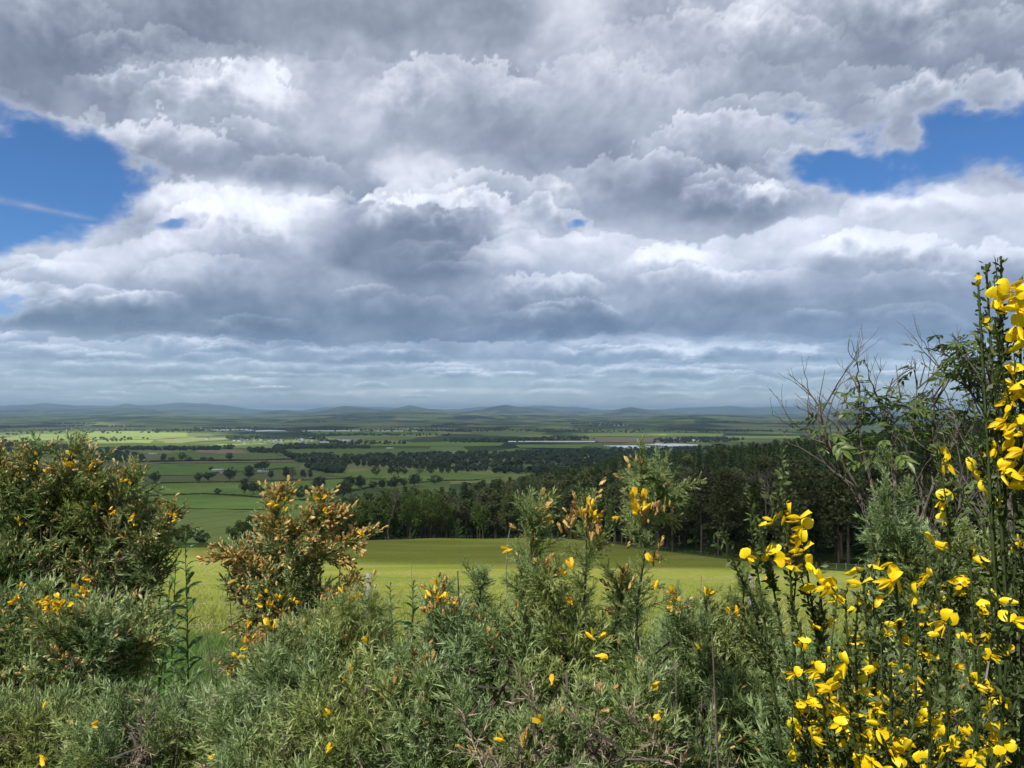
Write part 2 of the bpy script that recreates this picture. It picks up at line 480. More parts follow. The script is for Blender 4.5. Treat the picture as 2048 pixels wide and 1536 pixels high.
def drape(name, poly_xy, lift, maxlen, mat):
    bm = bmesh.new()
    vs = [bm.verts.new((x, y, 0)) for x, y in poly_xy]
    bm.faces.new(vs)
    bmesh.ops.triangulate(bm, faces=bm.faces[:])
    for _ in range(7):
        es = [e for e in bm.edges if e.calc_length() > maxlen]
        if not es or len(bm.faces) > 4000: break
        bmesh.ops.subdivide_edges(bm, edges=es, cuts=1)
        bmesh.ops.triangulate(bm, faces=[f for f in bm.faces if len(f.verts) > 3])
    co = np.array([v.co[:] for v in bm.verts])
    z = height(co[:, 0], co[:, 1]) + lift + (0.0012 * np.hypot(co[:, 0], co[:, 1]) if name == 'meadow' else 0)
    for v, zz in zip(bm.verts, z): v.co.z = zz
    bmesh.ops.recalc_face_normals(bm, faces=bm.faces[:])
    if sum(f.normal.z for f in bm.faces) < 0:
        bmesh.ops.reverse_faces(bm, faces=bm.faces[:])
    me = bpy.data.meshes.new(name); bm.to_mesh(me); bm.free()
    for p in me.polygons: p.use_smooth = True
    me.materials.append(mat)
    return obj(name, me)

FIELDS = [
    ('green', [(120, 1022), (260, 1017), (400, 1019), (560, 1021), (700, 1012), (850, 1000), (840, 1060), (760, 1100), (160, 1105)], 'striped green crop field just below the meadow crest', 0.0),
    ('bright', [(150, 1006), (250, 995), (410, 989), (560, 998), (620, 1003), (700, 999), (780, 984), (850, 985), (850, 999), (700, 1011), (560, 1020), (400, 1018), (260, 1016), (130, 1020)], 'bright green grass field above the striped crop', 0.1),
    ('light', [(225, 993), (300, 968), (480, 966), (640, 961), (700, 959), (720, 975), (640, 990), (600, 1000), (560, 996), (410, 987), (250, 994)], 'light green field with the clumps of round trees', 0.2),
    ('dull', [(275, 953), (400, 952), (440, 946), (560, 938), (640, 942), (690, 952), (700, 957), (480, 964), (300, 966)], 'dull olive pasture with the row of single trees', 0.1),
    ('bright', [(235, 930), (330, 928), (590, 926), (600, 934), (520, 940), (430, 945), (400, 951), (278, 952), (262, 942)], 'deep green field in front of the farm', 0.2),
    ('brown', [(150, 931), (250, 926), (400, 923), (582, 920), (588, 925), (330, 927), (160, 937), (0, 937), (0, 930)], 'long strip of bare brown soil', 0.3),
    ('green', [(255, 905), (400, 908), (570, 906), (583, 918), (400, 922), (250, 924), (300, 912)], 'green field behind the brown strip', 0.2),
    ('brown', [(288, 911), (318, 911), (322, 920), (286, 921)], 'small brown patch beside the dark wood', 0.4),
    ('pink', [(390, 901), (480, 900), (500, 907), (440, 908), (392, 905)], 'pinkish ploughed field among the belts of trees', 0.4),
    ('green', [(575, 900), (700, 898), (870, 898), (880, 906), (700, 911), (600, 912)], 'green field behind the long wood', 0.2),
    ('light', [(610, 947), (690, 945), (760, 937), (900, 945), (1010, 953), (960, 960), (820, 966), (730, 957), (700, 955)], 'light green field below the row of round trees', 0.3),
    ('green', [(715, 960), (820, 967), (900, 962), (900, 985), (800, 984), (740, 975)], 'green slope beside the tip of the forest', 0.4),
    ('pale', [(0, 877), (90, 863), (372, 862), (376, 875), (312, 879), (120, 880), (0, 886)], 'pale sunlit fields far across the valley', 0.3),
    ('pale', [(128, 881), (310, 880), (300, 887), (140, 889)], 'pale sunlit strip in front of the far fields', 0.4),
    ('pale', [(150, 891), (310, 888), (420, 888), (380, 893), (200, 895)], 'pale strip beside the dark left wood', 0.5),
    ('pale', [(430, 889), (550, 888), (545, 897), (440, 896)], 'sunlit ground in front of the village', 0.5),
    ('bright', [(0, 905), (120, 906), (240, 914), (240, 920), (60, 912), (0, 914)], 'green strip in front of the left wood', 0.5),
    ('light', [(700, 886), (900, 884), (1010, 886), (1000, 892), (800, 893), (700, 893)], 'light strip between the belts of wood', 0.4),
    ('bright', [(610, 862), (860, 860), (880, 868), (640, 869)], 'green far field below the white tunnels', 0.4),
    ('pale', [(1165, 868), (1300, 866), (1450, 868), (1440, 874), (1180, 873)], 'pale far strip catching the sun', 0.4),
    ('light', [(1030, 890), (1180, 890), (1160, 897), (1040, 896)], 'light green far field above the woods', 0.5),
    ('pink', [(1180, 878), (1300, 877), (1385, 881), (1370, 885), (1200, 885)], 'reddish far field near the white tunnels', 0.6),
    ('dull', [(1430, 884), (1590, 884), (1600, 890), (1420, 892)], 'tan far field above the forest edge', 0.6),
    ('pale', [(1440, 872), (1600, 872), (1600, 878), (1450, 878)], 'pale green strip far beyond the forest', 0.6),
]
for key, poly, label, extra in FIELDS:
    g = hit(*np.array(poly, float).T)
    rr_ = np.hypot(g[:, 0], g[:, 1])[:, None]
    g[:, :2] *= np.maximum(1.0, 282.0 / rr_)
    dmax = float(np.hypot(g[:, 0], g[:, 1]).mean())
    o = drape('field', g[:, :2], 0.12 + 0.6 * extra + dmax * 0.0003, max(25.0, dmax * 0.05), FM[key])
    tag(o, label, 'field', kind='structure')

# the meadow below the hedge
def meadow_material():
    m, nt, out = new_mat('meadow')
    L = nt.links
    geo = node(nt, 'ShaderNodeNewGeometry')
    n = node(nt, 'ShaderNodeTexNoise'); n.inputs['Scale'].default_value = 0.05; n.inputs['Detail'].default_value = 4
    mp = node(nt, 'ShaderNodeMapping'); mp.inputs['Scale'].default_value = (0.6, 1.8, 0)
    L.new(geo.outputs['Position'], mp.inputs[0]); L.new(mp.outputs[0], n.inputs['Vector'])
    n2 = node(nt, 'ShaderNodeTexNoise'); n2.inputs['Scale'].default_value = 1.6; n2.inputs['Detail'].default_value = 8; n2.inputs['Roughness'].default_value = 0.75
    L.new(geo.outputs['Position'], n2.inputs['Vector'])
    c1 = ramp(nt, n.outputs['Fac'], [(0.3, (0.175, 0.215, 0.036)), (0.5, (0.235, 0.255, 0.055)), (0.72, (0.295, 0.270, 0.090))])
    c2 = ramp(nt, n2.outputs['Fac'], [(0.3, (0.55, 0.6, 0.55)), (0.7, (1.2, 1.2, 1.1))])
    mx = node(nt, 'ShaderNodeMix', data_type='RGBA', blend_type='MULTIPLY'); mx.inputs['Factor'].default_value = 1.0
    L.new(c1, mx.inputs['A']); L.new(c2, mx.inputs['B'])
    b = node(nt, 'ShaderNodeBump'); b.inputs['Strength'].default_value = 0.6; b.inputs['Distance'].default_value = 0.2
    L.new(n2.outputs['Fac'], b.inputs['Height'])
    p = node(nt, 'ShaderNodeBsdfDiffuse'); L.new(mx.outputs['Result'], p.inputs[0]); L.new(b.outputs[0], p.inputs['Normal'])
    L.new(p.outputs[0], out.inputs[0])
    return m
MEADOW_FAR = hit([-300, 100, 300, 440, 600, 800, 1000, 1150, 1320, 1500, 1700, 1900, 2150], [1106, 1104, 1100, 1096, 1086, 1081.5, 1079, 1081, 1104, 1125, 1146, 1168, 1195])
mp_near = [(-70, 15.6), (-20, 15.3), (0, 15.5), (30, 15.4), (75, 15.5)]
meadow_poly = [tuple(p[:2]) for p in MEADOW_FAR] + mp_near[::-1]
mo = drape('meadow', meadow_poly, 0.012, 5.0, meadow_material())
tag(mo, 'yellow-green sloping meadow between the gorse hedge and the forest', 'meadow', kind='structure')

# ------------------------------------------------------------------ clouds: a broken deck 1000 m up, real relief, lit through by the sun, light and shade of its heaps painted in
DECK = 1000.0
def build_clouds():
    azd = np.concatenate([np.arange(-42, 42.01, 0.12), np.arange(43.5, 213, 1.5), np.arange(213, 237, 0.5), np.arange(238, 317, 1.5)])
    e1 = np.concatenate([np.arange(0.33, 6, 0.10), np.arange(6, 31, 0.125), np.arange(31.2, 40, 0.8), np.arange(40, 51, 1.0), np.arange(51, 59, 0.3), np.arange(59, 89.6, 1.0)])
    A, E = np.meshgrid(np.radians(azd), np.radians(e1))
    r = DECK / np.tan(E)
    X, Y = r * np.sin(A), r * np.cos(A)
    # photograph pixel of each direction (far outside the frame nothing is steered)
    front = np.cos(A) > 0.45
    ca = np.where(front, np.cos(A), 1)
    dx, dy, dz = np.tan(A), np.ones_like(A), np.tan(E) / ca
    c, s = math.cos(PITCH), math.sin(PITCH)
    yc = dy * c + dz * s
    PX = np.where(front, 1024 + F * dx / yc, -9000)
    PY = np.where(front, 768 - F * (dz * c - dy * s) / yc, -9000)
    rho = 1 / np.tan(E + R(8))
    U, V = rho * np.sin(A), rho * np.cos(A)
    w1 = fbm(U * 1.1, V * 1.1, 3, 5); w2 = fbm(U * 1.1 + 31, V * 1.1, 3, 6)
    Uw, Vw = U + 0.28 * w1, V + 0.28 * w2
    big = fbm(Uw * 0.9, Vw * 0.9, 5, 11)
    puff = fbm(Uw * 2.6, Vw * 2.2, 6, 21, 0.55, billow=True)
    # angular puffs: cumulus stand up as high as they are wide
    ax, ey = A * 9 + 0.25 * w1, E * 13 + 0.3 * w2
    ang = fbm(ax, ey, 6, 51, 0.55)
    bil = fbm(ax * 1.6 + 9, ey * 1.6, 6, 61, 0.55, billow=True)

    wx = PX + 95 * fbm(A * 6, E * 8, 5, 71, 0.6) + 40 * w1
    wy = PY + 60 * fbm(A * 6 + 40, E * 8, 5, 72, 0.6)
    def G(cx, cy, sx, sy, rot=0):
        cr, sr = math.cos(R(rot)), math.sin(R(rot))
        u = ((wx - cx) * cr + (wy - cy) * sr) / sx; v = (-(wx - cx) * sr + (wy - cy) * cr) / sy
        return np.exp(-(u * u + v * v))
    # clear gaps
    gap = np.zeros_like(A)
    for cx, cy, sx, sy, rot, k in [(60, 300, 190, 75, 18, 1.5), (150, 370, 170, 60, 0, 1.5), (60, 455, 170, 55, -12, 1.4), (-250, 380, 330, 130, 0, 1.6), (375, 440, 50, 18, 0, 1.2),
                                   (1870, 300, 290, 72, -10, 1.7), (2150, 270, 250, 85, 0, 1.6), (1640, 330, 90, 45, 0, 1.2), (1195, 443, 34, 18, 0, 1.6), (20, 608, 60, 28, 0, 1.0), (1590, 240, 60, 30, 0, 0.7)]:
        gap += k * G(cx, cy, sx, sy, rot)
    for cx, cy, sx, sy, k in [(1815, 285, 60, 34, 1.25), (1640, 302, 110, 14, 0.9), (390, 412, 80, 20, 1.0), (20, 360, 30, 20, 0.3)]:
        gap -= k * G(cx, cy, sx, sy)
    # steered lightness: light and dark of the clouds painted as target tones
    num = np.full_like(A, 0.42 * 0.35); den = np.full_like(A, 0.35)
    for cx, cy, sx, sy, val in [
        (150, 80, 330, 120, 0.25), (420, 60, 200, 90, 0.30), (1850, 110, 330, 110, 0.36), (930, 170, 90, 190, 0.40), (900, 60, 120, 120, 0.42), (560, 330, 210, 45, 0.33), (330, 160, 190, 40, 0.42),
        (700, 465, 55, 55, 0.17), (770, 420, 60, 40, 0.22), (870, 490, 90, 60, 0.21), (900, 600, 160, 55, 0.20), (650, 640, 320, 30, 0.155), (300, 610, 200, 26, 0.24), (1000, 660, 180, 28, 0.20),
        (1720, 640, 420, 42, 0.155), (1250, 640, 220, 28, 0.20), (1330, 330, 130, 55, 0.33), (1480, 420, 120, 50, 0.30), (1720, 570, 260, 35, 0.24), (1400, 560, 150, 40, 0.30), (560, 560, 160, 40, 0.34),
        (400, 215, 170, 60, 0.62), (620, 190, 150, 90, 0.66), (480, 395, 120, 28, 0.80), (840, 345, 70, 30, 0.95), (1140, 60, 75, 60, 0.70), (1480, 70, 170, 110, 0.58), (1300, 170, 150, 90, 0.52),
        (1020, 470, 90, 30, 0.85), (1180, 500, 170, 45, 0.62), (1580, 555, 55, 26, 0.78), (1700, 465, 260, 45, 0.82), (1880, 400, 140, 25, 0.85), (1980, 470, 120, 60, 0.72), (260, 500, 190, 35, 0.66),
        (430, 495, 60, 40, 0.80), (110, 560, 90, 35, 0.60), (600, 480, 60, 60, 0.60), (1100, 420, 170, 40, 0.50), (800, 230, 120, 80, 0.55),
        (300, 715, 400, 18, 0.50), (1300, 690, 300, 12, 0.62), (1750, 705, 260, 14, 0.60), (950, 770, 250, 14, 0.60), (300, 775, 500, 16, 0.42), (1700, 770, 400, 16, 0.38), (900, 720, 220, 22, 0.30), (1400, 745, 300, 10, 0.42)]:
        g = 1.25 * G(cx, cy, sx, sy)
        num += val * g; den += g
    lum = num / den
    # heaped banks, far ones first: crisp knobbly tops painted sunlit, flat bases painted in shade
    knob = fbm(A * 13 + 0.2 * w1, E * 15, 5, 131, 0.58, billow=True)
    fine = fbm(A * 34, E * 40, 4, 141, 0.55, billow=True)
    wave = fbm(A * 5, E * 3, 3, 151)
    inner = fbm(A * 9 + 0.3 * w2 + 7, E * 17, 5, 161, 0.55)
    def bank(tops, bases, lo, hi, jag, mixf, x0=-1e9, x1=1e9, soft=0.02):
        nonlocal lum
        ty_ = np.interp(PX, *zip(*tops)); by_ = np.interp(PX, *zip(*bases))
        th = np.maximum(by_ - ty_, 12)
        sv = (PY - ty_ + jag * (knob + 0.35 * fine) + 0.25 * jag * wave) / th
        sb = (PY - ty_ + 0.35 * jag * wave + 0.15 * jag * knob) / th
        prof = np.interp(np.clip(sv, 0, 1.1) + 0.20 * inner + 0.07 * knob, [0, 0.12, 0.4, 0.7, 1.0], [hi, hi * 0.9, lo + (hi - lo) * 0.52, lo + (hi - lo) * 0.2, lo])
        mk = sstep(0, soft * 60 / th + 0.02, sv) * (1 - sstep(0.93, 1.18, sb)) * mixf * front
        mk = mk * sstep(x0 - 60, x0 + 60, PX + 30 * inner) * (1 - sstep(x1 - 80, x1 + 80, PX + 60 * inner))
        lum = lum + (prof - lum) * mk
        return mk
    rc = np.random.default_rng(1234)
    cells = []
    for _ in range(150):
        cy_ = 800 - 900 * rc.uniform(0, 1) ** 1.5
        sz = np.interp(cy_, [-100, 100, 400, 650, 800], [300, 240, 170, 105, 50]) * rc.uniform(0.6, 1.35)
        cells.append((cy_, rc.uniform(-300, 2350), sz, sz * np.interp(cy_, [0, 400, 650, 800], [0.62, 0.5, 0.32, 0.16]) * rc.uniform(0.8, 1.2), rc.uniform(0.35, 1.0) * np.interp(cy_, [0, 320], [0.42, 1.0])))
    for _ in range(90):
        cy_ = rc.uniform(675, 800); sz = np.interp(cy_, [675, 800], [120, 45]) * rc.uniform(0.5, 1.4)
        cells.append((cy_, rc.uniform(-200, 2250), sz, sz * np.interp(cy_, [675, 800], [0.26, 0.13]), rc.uniform(0.6, 1.0)))
    cells.sort(reverse=True)
    def puffs(sel):
        nonlocal lum
        for cy_, cx_, sx_, sy_, k_ in cells:
            if not sel(cy_): continue
            near = front & (np.abs(PX - cx_) < 2.2 * sx_) & (np.abs(PY - cy_) < 3.0 * sy_)
            if not near.any(): continue
            dx_ = (PX[near] - cx_) / sx_
            jag = 0.42 * sy_
            topy = cy_ - sy_ * np.sqrt(np.clip(1 - dx_ * dx_, 0, 1)) * 0.9
            sv = (PY[near] - topy + jag * (knob[near] + 0.45 * fine[near]) + 0.3 * jag * wave[near]) / (1.5 * sy_)
            side = 1 - sstep(0.55, 1.05, np.abs(dx_) + 0.22 * inner[near])
            mk = sstep(0.0, 0.03, sv) * (1 - sstep(0.55, 1.05, sv + 0.15 * inner[near])) * side * 0.95 * k_
            fac = np.interp(sv + 0.10 * inner[near] + 0.05 * fine[near], [0, 0.15, 0.5, 1.0], [1.65, 1.36, 0.93, 0.66])  # lit top to shaded base, painted into each puff's tone
            l_ = lum[near]
            lum[near] = l_ + (np.clip(l_ * fac, 0.10, 0.92) - l_) * mk
    for ty0, by0, lo, hi in [(796, 814, 0.46, 0.56), (776, 797, 0.38, 0.60), (748, 778, 0.32, 0.62), (716, 752, 0.27, 0.66), (684, 722, 0.26, 0.68)]:
        xs = np.arange(-600, 2700, 110)
        yo = np.random.default_rng(ty0).uniform(-9, 9, len(xs))
        bank(list(zip(xs, ty0 + 1.3 * yo)), list(zip(xs, by0 + yo * 0.3)), lo, hi, 18, 0.75)
    puffs(lambda c_: c_ > 660)
    bank([(-600, 590), (-100, 570), (60, 522), (130, 497), (250, 472), (330, 458), (400, 452), (432, 420), (470, 388), (560, 380), (640, 388), (700, 398), (760, 372), (830, 338), (900, 350), (960, 420), (1200, 500)],
         [(-600, 650), (100, 645), (300, 660), (600, 682), (900, 690), (1200, 680)], 0.19, 0.84, 26, 0.72, x1=930)
    bank([(900, 520), (980, 472), (1040, 455), (1120, 472), (1200, 462), (1300, 480), (1400, 490), (1480, 462), (1540, 442), (1640, 430), (1740, 396), (1850, 376), (1950, 386), (2100, 380), (2600, 420)],
         [(900, 665), (1300, 672), (1700, 688), (2600, 690)], 0.18, 0.86, 26, 0.74, x0=930)
    bank([(640, 400), (700, 395), (800, 400), (940, 410), (1000, 440)], [(640, 520), (700, 535), (800, 560), (940, 560), (1000, 540)], 0.18, 0.24, 20, 0.7, x0=660, x1=960)
    bank([(1480, 540), (1530, 540), (1580, 532), (1640, 545), (1700, 560)], [(1480, 600), (1700, 600)], 0.28, 0.72, 12, 0.6, x0=1510, x1=1650)
    puffs(lambda c_: c_ <= 660)
    low = sstep(R(7), R(2.5), E)
    streak = fbm(U * 2.2, V * 0.95, 5, 81, 0.6)
    # the painted light and dark recast as a depth, then varied by noise
    depth = -np.log(np.clip(lum, 0.05, 1.0))
    vary = 0.40 * big + 0.55 * ang * (1 - 0.6 * low) + 0.22 * bil * (1 - 0.7 * low) + 0.12 * puff + 0.55 * streak * low
    depth = depth * (1 + 0.25 * big) - 0.62 * vary
    trans = np.exp(-np.clip(depth, 0.02, 3.0))
    trans = 0.60 * (trans / 0.62) ** 1.22
    trans = np.where(trans > 0.6, 0.6 + 0.75 * (trans - 0.6), trans)
    # cover
    cover = 0.75 + 0.75 * big + 0.55 * ang + 0.15 * puff
    steer = np.exp(-((PX - 1024) / 1500) ** 4 - ((PY - 500) / 900) ** 4)
    cover = np.where(front, cover * (1 - 0.6 * steer) + 0.9 * steer, cover) - gap * (1.0 + 0.5 * ang + 0.3 * bil) + 1.25 * np.minimum(gap, 0.9) * (fbm(A * 9 + 0.6 * w1, E * 20 + 0.4 * w2, 6, 171, 0.68) + 0.3 * knob)
    alpha = 0.36 * sstep(-0.5, 0.3, cover) + 0.64 * sstep(0.0, 0.75, cover)
    tr_t = np.clip((PX + 40) / 270, 0, 1)
    tr_d = np.abs(PY - (392 + 56 * tr_t) - 3 * wave) / (3.5 + 5.0 * (1 - tr_t))
    trail = np.exp(-tr_d ** 2) * (0.55 + 0.5 * fine) * sstep(230, 150, PX) * front
    alpha = np.clip(np.maximum(alpha, 0.6 * trail), 0, 1)
    # thin rims are painted brighter
    rim = alpha * (1 - alpha) * 4
    trans = trans + (0.60 - trans) * 0.55 * rim
    # the gap the sun shines through onto the hedge and the near half of the meadow
    gx, gy = X - DECK * SUN[0] / SUN[2], Y - DECK * SUN[1] / SUN[2]
    wob = 14 * fbm(X / 90, Y / 90, 3, 91)
    hole = sstep(300, 200, np.abs(gx + 40 + wob)) * sstep(-380, -250, gy) * sstep(97, 81, gy + 0.35 * wob + 0.6 * gx)
    alpha = alpha * (1 - hole)
    # outside that gap, the meadow and the forest lie in shade
    shade = np.exp(-((gx - 40) / 520) ** 4 - ((gy - 440) / 360) ** 4) * (1 - hole)
    alpha = np.where(shade > 0.3, alpha * (1 - shade) + shade * np.clip(alpha, 0.84 - 0.38 * sstep(160, 195, gy + 0.85 * np.clip(gx, 0, 90)), 0.88 - 0.38 * sstep(160, 195, gy + 0.85 * np.clip(gx, 0, 90))), alpha)
    alpha = np.clip(alpha, 0, 0.94 - 0.14 * np.maximum(sstep(1300, 3500, r), sstep(250, 500, gy)) - 0.10 * sstep(5000, 14000, r))
    # relief
    amp = 0.085 * np.sqrt(r * DECK)
    soft = fbm(ax, ey, 2, 51, 0.45) + 0.35 * fbm(ax * 1.6 + 9, ey * 1.6, 3, 61, 0.5, billow=True)
    Z = DECK + 0.10 * amp * soft * (0.35 + 0.65 * alpha) * (1 - 0.6 * low)
    Z = np.where(e1[:, None] > 38, DECK + 40 * ang, Z)
    n, cN = A.shape
    i = np.arange(n * cN).reshape(n, cN); j = np.roll(i, -1, axis=1)
    f = np.stack([i[:-1], j[:-1], j[1:], i[1:]], -1).reshape(-1, 4)
    v = np.stack([X, Y, Z], -1).reshape(-1, 3)
    m, nt, out = new_mat('cloud')
    L = nt.links
    at_ = node(nt, 'ShaderNodeAttribute', attribute_name='trans')
    al_ = node(nt, 'ShaderNodeAttribute', attribute_name='cover')
    tint = ramp(nt, at_.outputs['Fac'], [(0.0, (0.80, 0.92, 1.06)), (0.22, (0.88, 0.95, 1.03)), (0.5, (0.98, 0.99, 1.0)), (0.9, (1, 1, 0.98))])
    mul = node(nt, 'ShaderNodeMix', data_type='RGBA', blend_type='MULTIPLY'); mul.inputs['Factor'].default_value = 1.0
    L.new(tint, mul.inputs['A']); L.new(at_.outputs['Fac'], mul.inputs['B'])
    tl = node(nt, 'ShaderNodeBsdfTranslucent'); L.new(mul.outputs['Result'], tl.inputs[0])
    tr = node(nt, 'ShaderNodeBsdfTransparent')
    mx = node(nt, 'ShaderNodeMixShader'); L.new(al_.outputs['Fac'], mx.inputs[0]); L.new(tr.outputs[0], mx.inputs[1]); L.new(tl.outputs[0], mx.inputs[2])
    L.new(mx.outputs[0], out.inputs[0])
    me = mesh_np('clouds', v, f, {'trans': trans.ravel() * 0.77, 'cover': alpha.ravel()}, True, m)  # trans carries the clouds' painted light and shade
    o = obj('clouds', me)
    tag(o, 'broken deck of grey and white clouds with blue gaps', 'clouds', kind='stuff')
build_clouds()

# ------------------------------------------------------------------ tree shapes (unit height)
def clump_tris(rng, centres, radii, per, size, up=0.3, flat=1.0):
    n = len(centres) * per
    c = np.repeat(centres, per, axis=0); rr = np.repeat(radii, per)
    d = unit(rng.normal(size=(n, 3)))
    rad = rr * rng.uniform(0.45, 1.0, n) ** 0.6
    p = c + d * rad[:, None] * np.array([1, 1, flat])
    ax = unit(d * 0.9 + np.array([0, 0, up]) + 0.6 * rng.normal(size=(n, 3)))
    sd = unit(np.cross(ax, rng.normal(size=(n, 3))))
    L = size * rng.uniform(0.6, 1.4, n)[:, None]; W = L * 0.45
    t = np.stack([p - sd * W, p + sd * W, p + ax * L * 1.3], axis=1)
    tone = np.repeat(rng.uniform(0.1, 0.9, len(centres)), per) * 0.6 + rng.uniform(0, 0.4, n)
    return t, tone

def wiggle(rng, p0, p1, n, amp):
    t = np.linspace(0, 1, n)[:, None]
    p = np.asarray(p0) * (1 - t) + np.asarray(p1) * t
    w = np.cumsum(rng.normal(size=(n, 3)), axis=0) * amp
    return p + (w - w[0]) * np.minimum(1, 3 * t)

def tree_pine(rng, low):
    trunk = [tube(wiggle(rng, (0, 0, -0.04), (rng.uniform(-.02, .02), rng.uniform(-.02, .02), 0.9), 9, 0.004), np.linspace(0.013, 0.003, 9), 5)]
    cs = []; rs = []
    for k in range(46):
        z = low + (1.0 - low) * rng.uniform(0, 1) ** 0.8
        u = (z - low) / (1 - low)
        R_ = 0.19 * (1 - 0.75 * u ** 1.7) * (0.55 + 0.45 * min(1, u * 3))
        a = rng.uniform(0, 6.28); q = R_ * rng.uniform(0.3, 1) ** 0.5
        cs.append((q * math.cos(a), q * math.sin(a), z - 0.03)); rs.append(rng.uniform(0.045, 0.075))
        if k % 3 == 0:
            trunk.append(tube([(0, 0, z - 0.06), cs[-1]], [0.004, 0.0015], 3))
    t, tone = clump_tris(rng, np.array(cs), np.array(rs), 46, 0.024, 0.5, 0.7)
    return np.concatenate(trunk), t, tone

def tree_spruce(rng):
    trunk = tube([(0, 0, -0.04), (0, 0, 0.5), (0, 0, 0.98)], [0.012, 0.008, 0.002], 5)
    T = []; tone = []
    for z in np.linspace(0.10, 0.97, 27):
        R_ = 0.17 * (1 - z) ** 0.8 * rng.uniform(0.85, 1.15) + 0.008
        nb = 8 if z < 0.8 else 5
        for a in rng.uniform(0, 6.28) + np.arange(nb) * 6.283 / nb + rng.uniform(-.3, .3, nb):
            Rb = R_ * rng.uniform(0.75, 1.15)
            dv = np.array([math.cos(a), math.sin(a), 0]); sv = np.array([-math.sin(a), math.cos(a), 0])
            tn = rng.uniform(0.1, 0.9)
            for q in np.linspace(0.25, 1, 7):
                p = dv * Rb * q + np.array([0, 0, z - 0.25 * Rb * q ** 2 + 0.06 * Rb])
                side = rng.choice([-1, 1])
                w = 0.028 * (1.25 - q) + 0.006
                tip = p + dv * 0.028 + sv * side * w * 1.5 + np.array([0, 0, rng.uniform(-0.022, 0.008)])
                T.append((p - dv * 0.014, p + dv * 0.01 + np.array([0, 0, 0.009]), tip)); tone.append(tn * 0.6 + rng.uniform(0, 0.4))
                T.append((p + np.array([0, 0, 0.006]), p - sv * side * w, p + dv * 0.022 + np.array([0, 0, -0.02]))); tone.append(tn * 0.6 + rng.uniform(0, 0.4))
    top = [((-.004, 0, .93), (.004, 0, .93), (0, 0, 1.03)), ((0, -.004, .93), (0, .004, .93), (0, 0, 1.03))]
    T += [tuple(np.array(q) for q in t) for t in top]; tone += [0.5, 0.5]
    return trunk, np.array(T), np.array(tone)

def tree_broad(rng, rx=0.26, zc=0.58, rz=0.40, ncl=52, per=52, size=0.026, bare=0.0):
    trunk = [tube(wiggle(rng, (0, 0, -0.04), (0, 0, 0.55), 6, 0.006), np.linspace(0.02, 0.01, 6), 5)]
    lob = rng.uniform(0.75, 1.15, 8)
    cs = []; rs = []
    for k in range(ncl):
        d = unit(rng.normal(size=3))
        a = (math.atan2(d[1], d[0]) + math.pi) / 6.2832 * 8
        l = lob[int(a) % 8] * (1 - a % 1) + lob[(int(a) + 1) % 8] * (a % 1)
        q = rng.uniform(0.45, 0.95)
        c = np.array([d[0] * rx * q * l, d[1] * rx * q * l, zc + d[2] * rz * q * (0.85 + 0.15 * l)])
        c[2] = max(c[2], 0.14)
        cs.append(c); rs.append(rng.uniform(0.055, 0.09))
        if k % 3 == 0:
            b = np.array([0, 0, rng.uniform(0.22, 0.5)])
            trunk.append(tube([b, b * 0.4 + c * 0.6 + np.array([0, 0, 0.02]), c], [0.009, 0.005, 0.002], 3))
    t, tone = clump_tris(rng, np.array(cs), np.array(rs), per, size, 0.1)
    return np.concatenate(trunk), t, tone

def tree_bare(rng):
    T = []; twigs = []
    def grow(p, d, L, r, lev):
        q = p + d * L
        m = (p + q) / 2 + rng.normal(size=3) * L * 0.06
        (T if lev < 3 else twigs).append(tube([p, m, q], [r, r * 0.85, r * 0.65], 4 if lev < 2 else 3))
        if lev >= 5: return
        n = 3 if lev else 2
        for k in range(n):
            dd = unit(d + rng.normal(size=3) * 0.42 + np.array([0, 0, 0.22]))
            grow(q if k else m * 0.3 + q * 0.7, dd, L * rng.uniform(0.6, 0.8), r * 0.58, lev + 1)
    grow(np.array([0, 0, -0.03]), np.array([0, 0, 1.0]), 0.34, 0.014, 0)
    tw = np.concatenate(twigs)
    top = max(tw[:, :, 2].max(), 0.6)
    return np.concatenate(T) / top, tw / top, RNG.uniform(0.2, 1, len(tw))

TR = np.random.default_rng(21)
def proto(key, gen, leafmat, trunkmat='far_trunk'):
    tr, cr, tone = gen
    return (tris_mesh(key + '_trunk', tr, np.zeros(len(tr)), M[trunkmat]), tris_mesh(key + '_crown', cr, tone, M[leafmat]))
TREES = {
    'pine': [proto('pine', tree_pine(TR, l), 'pine') for l in (0.42, 0.22, 0.52)],
    'spruce': [proto('spruce', tree_spruce(TR), 'spruce') for _ in range(3)],
    'broad': [proto('broadleaf', tree_broad(TR), 'broadleaf') for _ in range(3)],
    'field': [proto('field_tree', tree_broad(TR, 0.44 * k, 0.56, 0.42, 60, 40, 0.034), 'field_tree') for k in (0.8, 1.0, 1.15, 0.9)],
    'pale': [proto('pale_tree', tree_broad(TR, 0.40, 0.56, 0.42, 44, 22, 0.032), 'pale_tree')],
    'shrub': [proto('shrub', tree_broad(TR, 0.60, 0.5, 0.48, 50, 40, 0.05), 'field_tree') for _ in range(2)],
    'hedge_shrub': [proto('hedge_shrub', tree_broad(TR, 0.5, 0.5, 0.48, 54, 46, 0.04), 'broadleaf') for _ in range(2)],
    'bare': [proto('bare_tree', tree_bare(TR), 'twig', 'far_trunk') for _ in range(3)],
}
def plant_tree(kind, x, y, h, label, group, name, var=None, wide=1.0, cat='tree', sink=0.0):
    var = TR.integers(len(TREES[kind])) if var is None else var
    tr, cr = TREES[kind][var % len(TREES[kind])]
    e = empty(name, (x, y, float(height(x, y)) - sink), TR.uniform(0, 6.28), (h * wide, h * wide, h))
    obj('trunk', tr, e)
    obj('crown', cr, e)
    return tag(e, label, cat, group)

